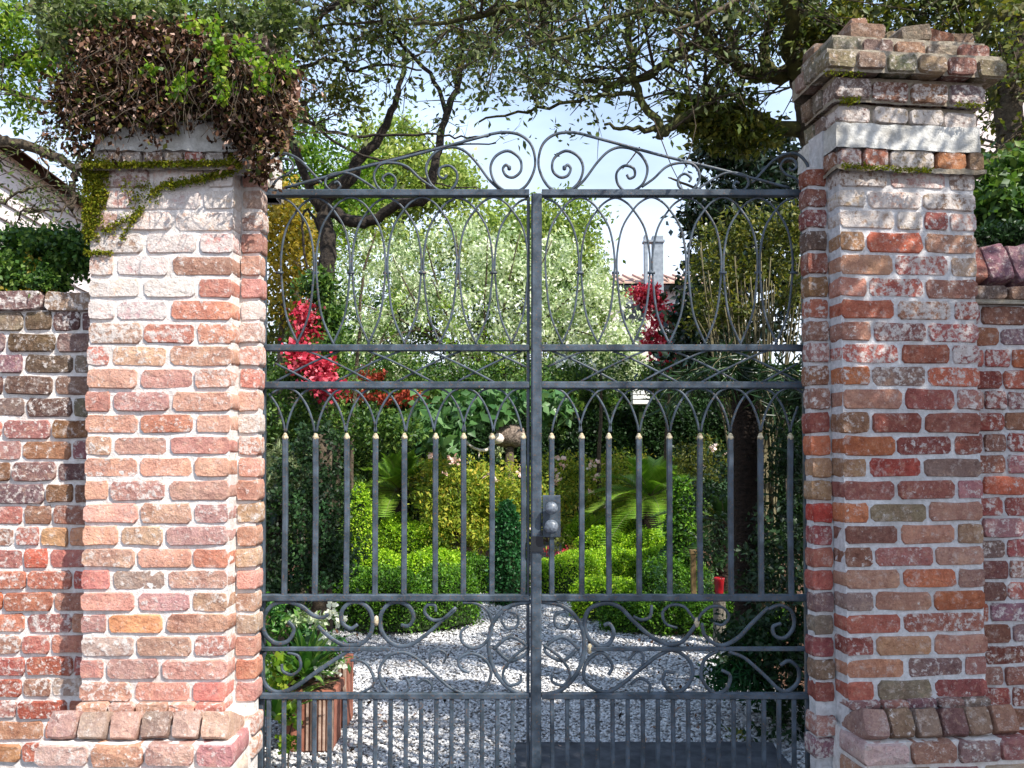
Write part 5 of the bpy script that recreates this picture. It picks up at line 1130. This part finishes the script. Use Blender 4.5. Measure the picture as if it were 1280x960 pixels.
def cycad(label, px, py, Y, R, nf, mat, seed):
    random.seed(seed); b = P(px, py, Y); zc = b.z; b.z = 0
    t = thing('cycad', label, 'cycad', b)
    link('trunk', lathe('trunk', [(.09, -.03), (.12, .05), (.11, zc*.6), (.07, zc)], MAT['palm'], b, 10), t)
    ribs = []; V = []; F = []; T = []
    for k in range(nf):
        a = 2*PI*k/nf*1.618*2 + random.uniform(-.2, .2); el = random.uniform(-.15, 1.4); ln = R*random.uniform(.8, 1.1); pts = []
        for s in range(9):
            f = s/8; pts.append(Vector((b.x+math.cos(a)*ln*f*math.cos(el), b.y+math.sin(a)*ln*f*math.cos(el), zc+ln*f*math.sin(el)-f*f*ln*.45)))
        ribs.append((pts, [.008-.0008*s for s in range(9)]))
        tt = random.random()
        for s in range(1, 8):
            for q in range(4):
                p = pts[s]+(pts[s+1]-pts[s])*q/4 if s < 8 else pts[s]; dr = (pts[s]-pts[s-1]).normalized(); sd = dr.cross(Vector((0, 0, 1))).normalized()
                for sg in (-1, 1):
                    l_ = R*.24*(1-.7*abs((s+q/4)/8-.4)); tip = p + (sd*sg + dr*.6 + Vector((0, 0, .25))).normalized()*l_; i = len(V)
                    V += [p-dr*.013, p+dr*.013, tip]; F.append((i, i+1, i+2)); T.append(min(1, tt*.6+random.random()*.4))
    link('frond_ribs', tubes('frond_ribs', ribs, MAT['stem'], 4), t)
    link('fronds', npmesh('fronds', arr(V), np.array(F), L[mat], np.array(T)), t)
cycad('sunlit cycad with upright fronds behind the right side pickets', 812, 625, 7.2, .95, 46, 'cycad', 11)
cycad('cycad with arching green fronds behind the left pickets', 500, 615, 6.9, .85, 44, 'cycad', 12)
cycad('dark shaded cycad right of the tiered cone', 905, 655, 5.3, .8, 36, 'cycadd', 13)
cycad('dim cycad in the left corner beyond the ivy covered trunk', 345, 640, 4.6, .6, 30, 'cycadd', 14)
random.seed(21)
shrub('rose_bush', 'yellow green rose bush left of the post with a few pale blooms', 'rose bush', 575, 640, 7.8,
      [('foliage', 'rosebush', [(560, 620, 6.4, .4, .3, .35), (600, 610, 6.2, .4, .3, .33), (640, 612, 6.2, .4, .3, .33), (570, 660, 6.2, .4, .4, .25), (625, 660, 6.2, .4, .4, .25), (545, 600, 6.6, .25, .3, .25)], 60, 34, .055, .45, .075, {}), ('flowers', 'pink', [(555, 580, 6.0, .2, .1, .1), (590, 600, 5.9, .4, .1, .3), (650, 590, 5.9, .3, .1, .1), (640, 650, 5.9, .3, .1, .3)], 3, 8, .06, .9, .02, {})], [trunkline(580, 7.8, 620, .02, .01)])
shrub('rose_bush', 'yellow green rose bush right of the post with pale blooms', 'rose bush', 730, 640, 8.6,
      [('foliage', 'rosebush', [(700, 600, 8.6, .5, .5, .4), (740, 605, 8.7, .5, .5, .4), (770, 625, 8.5, .5, .5, .4), (720, 645, 8.4, .6, .4, .3), (780, 590, 8.9, .4, .4, .3)], 60, 34, .058, .45, .08, {}), ('flowers', 'pink', [(725, 580, 8.1, .3, .1, .2), (740, 620, 8.1, .3, .1, .3), (705, 600, 8.1, .2, .1, .2)], 4, 8, .06, .9, .02, {})], [trunkline(730, 8.6, 620, .02, .01)])
shrub('rose_bush', 'loose bush with pinkish blooms behind the shaded right pickets', 'rose bush', 890, 600, 8.3,
      [('foliage', 'olive', [(880, 580, 8.3, .4, .4, .4), (905, 610, 8.3, .3, .4, .4), (860, 600, 8.4, .4, .4, .4)], 40, 28, .055, .45, .08, {}), ('flowers', 'pink', [(888, 570, 7.9, .2, .1, .2)], 4, 8, .06, .9, .02, {})], [trunkline(885, 8.3, 600, .02, .01)])
shrub('red_groundcover', 'dark red leaved ground plant beneath the lock on the far side', 'plant', 705, 690, 6.9,
      [('foliage', 'red', [(700, 690, 6.9, .2, .1, .06), (725, 688, 6.9, .2, .1, .05)], 8, 12, .04, .7, .03, {}), ('green_leaves', 'olive', [(710, 680, 6.9, .3, .15, .1)], 16, 14, .04, .5, .04, {})])
# left ivy trunk and silver shrubs
shrub('ivy_clad_trunk', 'ivy covered dark trunk with pale speckled leaves behind the leftmost pickets', 'tree', 385, 640, 2.9,
      [('ivy_leaves', 'hedge_dark', [(375, 600, 2.9, .22, .2, .3), (395, 680, 2.9, .2, .2, .3), (365, 720, 2.8, .2, .2, .2), (345, 660, 2.9, .2, .2, .4), (412, 620, 3.0, .12, .2, .3), (420, 700, 3.0, .12, .2, .2), (345, 740, 2.7, .2, .2, .15), (400, 560, 3.1, .2, .2, .2)], 40, 26, .04, .6, .05, {}),
       ('pale_leaves', 'bigleaf', [(373, 700, 2.65, .04, .05, .2), (403, 660, 2.65, .05, .05, .25), (400, 730, 2.6, .08, .05, .08), (375, 640, 2.65, .05, .05, .15)], 14, 9, .028, .7, .02, {})], [trunkline(400, 3.0, 540, .07, .05), trunkline(412, 3.0, 560, .03, .02)])
shrub('silver_grass', 'pale grey green spiky shrub left of the ivy clad trunk', SK, 375, 600, 3.5,
      [('foliage', 'grassy', [(345, 575, 3.5, .2, .2, .12), (378, 585, 3.5, .2, .2, .15), (385, 610, 3.45, .14, .15, .12), (340, 600, 3.5, .15, .2, .12)], 24, 18, .10, .12, .03, {'up': .2})], [trunkline(372, 3.55, 600, .012, .006)])
shrub('evergreen_shrub', 'rounded leafy green shrub above the left pickets near the jamb', SK, 370, 560, 5.0,
      [('foliage', 'ivy', [(350, 520, 3.7, .3, .2, .2), (400, 525, 3.7, .3, .2, .2), (450, 530, 3.7, .3, .2, .16), (500, 540, 3.9, .2, .2, .13), (370, 470, 3.7, .2, .2, .1), (415, 470, 3.7, .16, .15, .12), (410, 440, 3.75, .1, .1, .1)], 46, 30, .045, .5, .055, {'tb': .15})], [trunkline(380, 3.75, 530, .03, .02), trunkline(400, 3.75, 470, .02, .01)])
# potted lilies at the left
def strap_plant(label, px, py, Y, n, ln, mat, name='lily_plant', flowers=None, z0=None, seed=3, group=None, wid=.016):
    random.seed(seed); b = P(px, py, Y)
    if z0 is not None: b.z = z0
    t = thing(name, label, 'plant', b, 0, group); V = []; F = []; T = []
    for k in range(n):
        a = random.uniform(0, 2*PI); el = random.uniform(.5, 1.45); l_ = ln*random.uniform(.6, 1.1); pts = []
        for s in range(6):
            f = s/5; pts.append(Vector((b.x+math.cos(a)*l_*f*math.cos(el), b.y+math.sin(a)*l_*f*math.cos(el), b.z+l_*f*math.sin(el)-f*f*l_*.35)))
        sd = Vector((-math.sin(a), math.cos(a), 0)); tt = random.random()
        for s in range(6): 
            w_ = wid*math.sin(PI*min(.97, .25+.72*s/5)); V += [pts[s]-sd*w_, pts[s]+sd*w_]
        i = len(V)-12
        for s in range(5): F.append((i+2*s, i+2*s+1, i+2*s+3, i+2*s+2)); T.append(tt)
    link('leaves', npmesh('leaves', arr(V), np.array(F), L[mat], np.array(T)), t)
    if flowers:
        g = []
        for (x, y, r_, n_) in flowers: a, c = clump_points(P(x, y, Y-.05), (r_, r_*.7, r_), n_, 9, .012); g.append(a)
        link('flowers', leaf_mesh('flowers', np.concatenate(g), .03, L['whitefl'], .8, .2), t, kind='stuff')
    return t
strap_plant('white flowering strap leaved plant in the terracotta pot behind the left scrolls', 385, 850, .75, 90, .42, 'strap', flowers=[(415, 765, .03, 4), (428, 775, .02, 3), (412, 795, .03, 4), (395, 835, .03, 3), (420, 832, .03, 3)])
strap_plant('green strap leaved plant hugging the left jamb behind the scrolls', 345, 900, .55, 60, .45, 'strap', seed=5, wid=.014)
shrub('climbing_vine', 'yellow green vine climbing low beside the left jamb', 'vine', 352, 930, .35,
      [('foliage', 'bright', [(345, 830, .35, .03, .03, .05), (352, 855, .35, .03, .03, .05), (362, 890, .35, .03, .03, .06), (362, 925, .35, .03, .03, .05)], 7, 9, .038, .8, .016, {})], [limb([(362, 975, .36), (362, 920, .36), (356, 860, .36), (343, 815, .36)], .004, .002)])
shrub('leafy_plant', 'bushy green and cream leaved plant filling the corner behind the lower left scrolls', 'plant', 365, 860, .95,
      [('foliage', 'strap', [(345, 775, .95, .07, .1, .08), (375, 790, 1.0, .10, .1, .09), (350, 820, .95, .09, .1, .08), (405, 815, 1.0, .07, .1, .07), (340, 860, .95, .06, .1, .10), (385, 850, 1.0, .09, .1, .05)], 16, 14, .055, .34, .035, {'tb': 0}),
       ('pale_leaves', 'pale', [(400, 770, .9, .06, .05, .05), (375, 770, .9, .05, .05, .04), (405, 840, .9, .06, .05, .05), (355, 840, .9, .05, .05, .06)], 8, 11, .034, .5, .022, {'tb': .2})], [limb([(365, 985, 1.0), (364, 900, 1.0), (362, 820, 1.0)], .008, .004)])
def pot():
    Y = .8; b = P(392, 935, Y); b.z = .0; zt = P(392, 858, Y).z
    t = thing('terracotta_pot', 'square ribbed terracotta planter holding the white flowering plant', 'planter', b)
    link('box', box_mesh('box', b.x-.12, b.x+.12, Y-.12, Y+.12, 0.01, zt, MAT['terracotta'], bev=.01), t)
    link('rim', box_mesh('rim', b.x-.135, b.x+.135, Y-.135, Y+.135, zt-.03, zt+.015, MAT['terracotta'], bev=.006), t)
    for k in range(7):
        x = b.x-.01+.021*k; o = link('slat', box_mesh('slat', x, x+.012, Y-.132, Y-.117, .02, zt-.035, MAT['palewood'], bev=.002), t)
    link('soil', box_mesh('soil', b.x-.115, b.x+.115, Y-.115, Y+.115, zt-.02, zt+.018, MAT['soil'], jit=.003), t)
    p2 = P(422, 870, 1.15); z2 = P(422, 822, 1.15).z
    t2 = thing('slatted_planter', 'taller slatted wooden planter right behind the terracotta planter', 'planter', (p2.x, 1.15, 0))
    link('box', box_mesh('box', p2.x-.10, p2.x+.07, 1.08, 1.25, .01, z2, MAT['terracotta'], bev=.005), t2)
    for k in range(6):
        x = p2.x-.10+.029*k; link('slat', box_mesh('slat', x, x+.017, 1.062, 1.082, .01, z2+.01, MAT['palewood'], bev=.002), t2)
pot()
# small things in the garden
def ornaments():
    Y = 6.6; c = P(637, 545, Y)
    t = thing('hollow_log', 'weathered hollow log with a bleached branch, on a stump left of the post', 'log', (c.x, Y, 0))
    ln = .26; V = []; F = []; n = 12
    prof = [(.10, 0), (.14, .03), (.15, .12), (.145, .25), (.12, .33), (.05, .35)]
    for r_, x in prof:
        for k in range(n): a = 2*PI*k/n; j = 1+random.uniform(-.1, .1); V.append((c.x-.16+x, Y+r_*j*math.cos(a), c.z+r_*j*math.sin(a)*.9))
    for i in range(len(prof)-1):
        for k in range(n): F.append((i*n+k, i*n+(k+1) % n, (i+1)*n+(k+1) % n, (i+1)*n+k))
    F.append(tuple((len(prof)-1)*n+k for k in range(n)))
    link('log', pyd('log', V, F, MAT['log'], True), t)
    link('stump', lathe('stump', [(.11, -.02), (.07, .3), (.05, max(.4, c.z-.13))], MAT['bark'], (c.x, Y, 0), 10), t)
    link('branch', tubes('branch', [limb([(582, 552, Y-.1), (592, 560, Y-.12), (604, 563, Y-.12), (612, 560, Y-.1), (622, 550, Y-.1)], .016, .02, 5, .003), limb([(600, 562, Y-.12), (598, 572, Y-.12)], .012, .008, 3, .002)], MAT['palelog'], 7), t)
    link('knot', lathe('knot', [(.02, -.05), (.06, -.03), (.07, 0), (.05, .04), (.02, .05)], MAT['palelog'], P(623, 548, Y-.14), 10, rx=1.2), t)
    link('lichen', leaf_mesh('lichen', clump_points(P(624, 566, Y-.12), (.06, .05, .05), 12, 14, .02)[0], .025, L['grassy'], .8, .2), t, kind='stuff')
    p = P(633, 507, 6.4)
    t = thing('hanging_bell', 'small white bell shaped lamp hanging just left of the post', 'lamp', p)
    link('shade', lathe('shade', [(.035, -.035), (.036, -.02), (.026, .01), (.014, .03), (.004, .038)], MAT['white'], p, 14), t)
    link('cord', tubes('cord', [([p+Vector((0, 0, .035)), p+Vector((.01, .02, .12)), p+Vector((.04, .05, .2))], .004)], MAT['bark'], 5), t)
    # white garden table / urn at the back hedge
    p = P(802, 505, 9.4); zt = P(802, 488, 9.4).z; b = P(802, 520, 9.4)
    t = thing('white_crate', 'white slatted garden box on the back hedge line, under the middle rail', 'box', (p.x, 9.35, 0))
    link('pedestal', box_mesh('pedestal', p.x-.03, p.x+.03, 9.5, 9.6, 0, P(802, 506, 9.4).z, MAT['twigmass'], bev=.01), t)
    for k in range(3):
        z0 = P(802, 505-6*k, 9.4).z; link('slat', box_mesh('slat', p.x-.13, p.x+.13, 9.42, 9.68, z0, z0+.062, MAT['white'], bev=.006), t)
    link('lid', box_mesh('lid', p.x-.10, p.x+.10, 9.44, 9.66, P(802, 487.5, 9.4).z, P(802, 485, 9.4).z, MAT['white'], bev=.004), t)
    # red pot and tan post right
    Y = 3.1; b = P(899, 746, Y); z1 = P(899, 722, Y).z; z0 = max(0, b.z)
    t = thing('red_vase', 'small bright red vase in the shade behind the right pickets', 'vase', (b.x, Y, 0))
    zb = P(899, 746, Y).z; h = z1-zb
    link('body', lathe('body', [(.032, 0), (.034, h*.3), (.036, h*.6), (.042, h*.92), (.044, h), (.036, h), (.034, h*.9)], MAT['redpot'], (b.x, Y, zb), 16), t)
    link('stand', lathe('stand', [(.07, -.02), (.05, .03), (.05, zb-.02), (.06, zb)], MAT['grey_stone'], (b.x, Y, 0), 12), t)
    p = P(867, 745, 3.7)
    t = thing('garden_post', 'thin tan wooden post in the shade between two right pickets', 'post', (p.x, 3.7, 0))
    link('shaft', box_mesh('shaft', p.x-.022, p.x+.022, 3.68, 3.72, -.02, P(867, 690, 3.7).z, MAT['post'], bev=.004), t)
    link('cap', box_mesh('cap', p.x-.03, p.x+.03, 3.67, 3.73, P(867, 692, 3.7).z, P(867, 687, 3.7).z, MAT['post'], bev=.004), t)
ornaments()
random.seed(33)
shrub('trailing_plant', 'trailing pale leaved plant above the red vase', 'plant', 893, 740, 3.2,
      [('foliage', 'bigleaf', [(900, 700, 3.2, .05, .05, .05), (890, 720, 3.2, .03, .04, .07), (886, 740, 3.2, .03, .04, .05)], 10, 9, .03, .6, .018, {})])
shrub('small_plant', 'young pale stemmed plant at the end of the lime hedges on the right', 'plant', 825, 740, 3.75,
      [('foliage', 'bigleaf', [(820, 710, 3.75, .06, .05, .10), (828, 735, 3.75, .07, .05, .06), (845, 738, 3.7, .08, .05, .04)], 12, 9, .03, .5, .018, {})])
# low plants along the bed edges, fallen leaves
def litter():
    n = 2600; x = rng.uniform(-4.5, 4.5, n); y = rng.uniform(2.2, 9.5, n); ok = (np.abs(x) > 1.0) | (y > 6); x = x[ok]; y = y[ok]
    C = np.stack([x, y, np.full(len(x), -.01)+rng.uniform(0, .02, len(x))], 1)
    o = link('leaf_litter', leaf_mesh('leaf_litter', C, .05, L['dead'], .5, 2.5)); tag(o, 'brown fallen leaves strewn over the soil of the beds', 'fallen leaves', kind='stuff')
    n = 620; x = np.clip(rng.normal(0, .4, n)+np.where(rng.uniform(0, 1, n) < .5, -1.35, 1.35), -1.7, 1.7); x = np.where(rng.uniform(0, 1, n) < .3, rng.uniform(-1.6, 1.6, n), x); y = rng.uniform(.1, 4.2, n); C = np.stack([x, y, np.full(n, .02)], 1)
    o = link('fallen_leaves', leaf_mesh('fallen_leaves', C, .04, L['dead'], .5, 2.5)); tag(o, 'a few brown leaves scattered on the pale gravel', 'fallen leaves', kind='stuff')
litter()
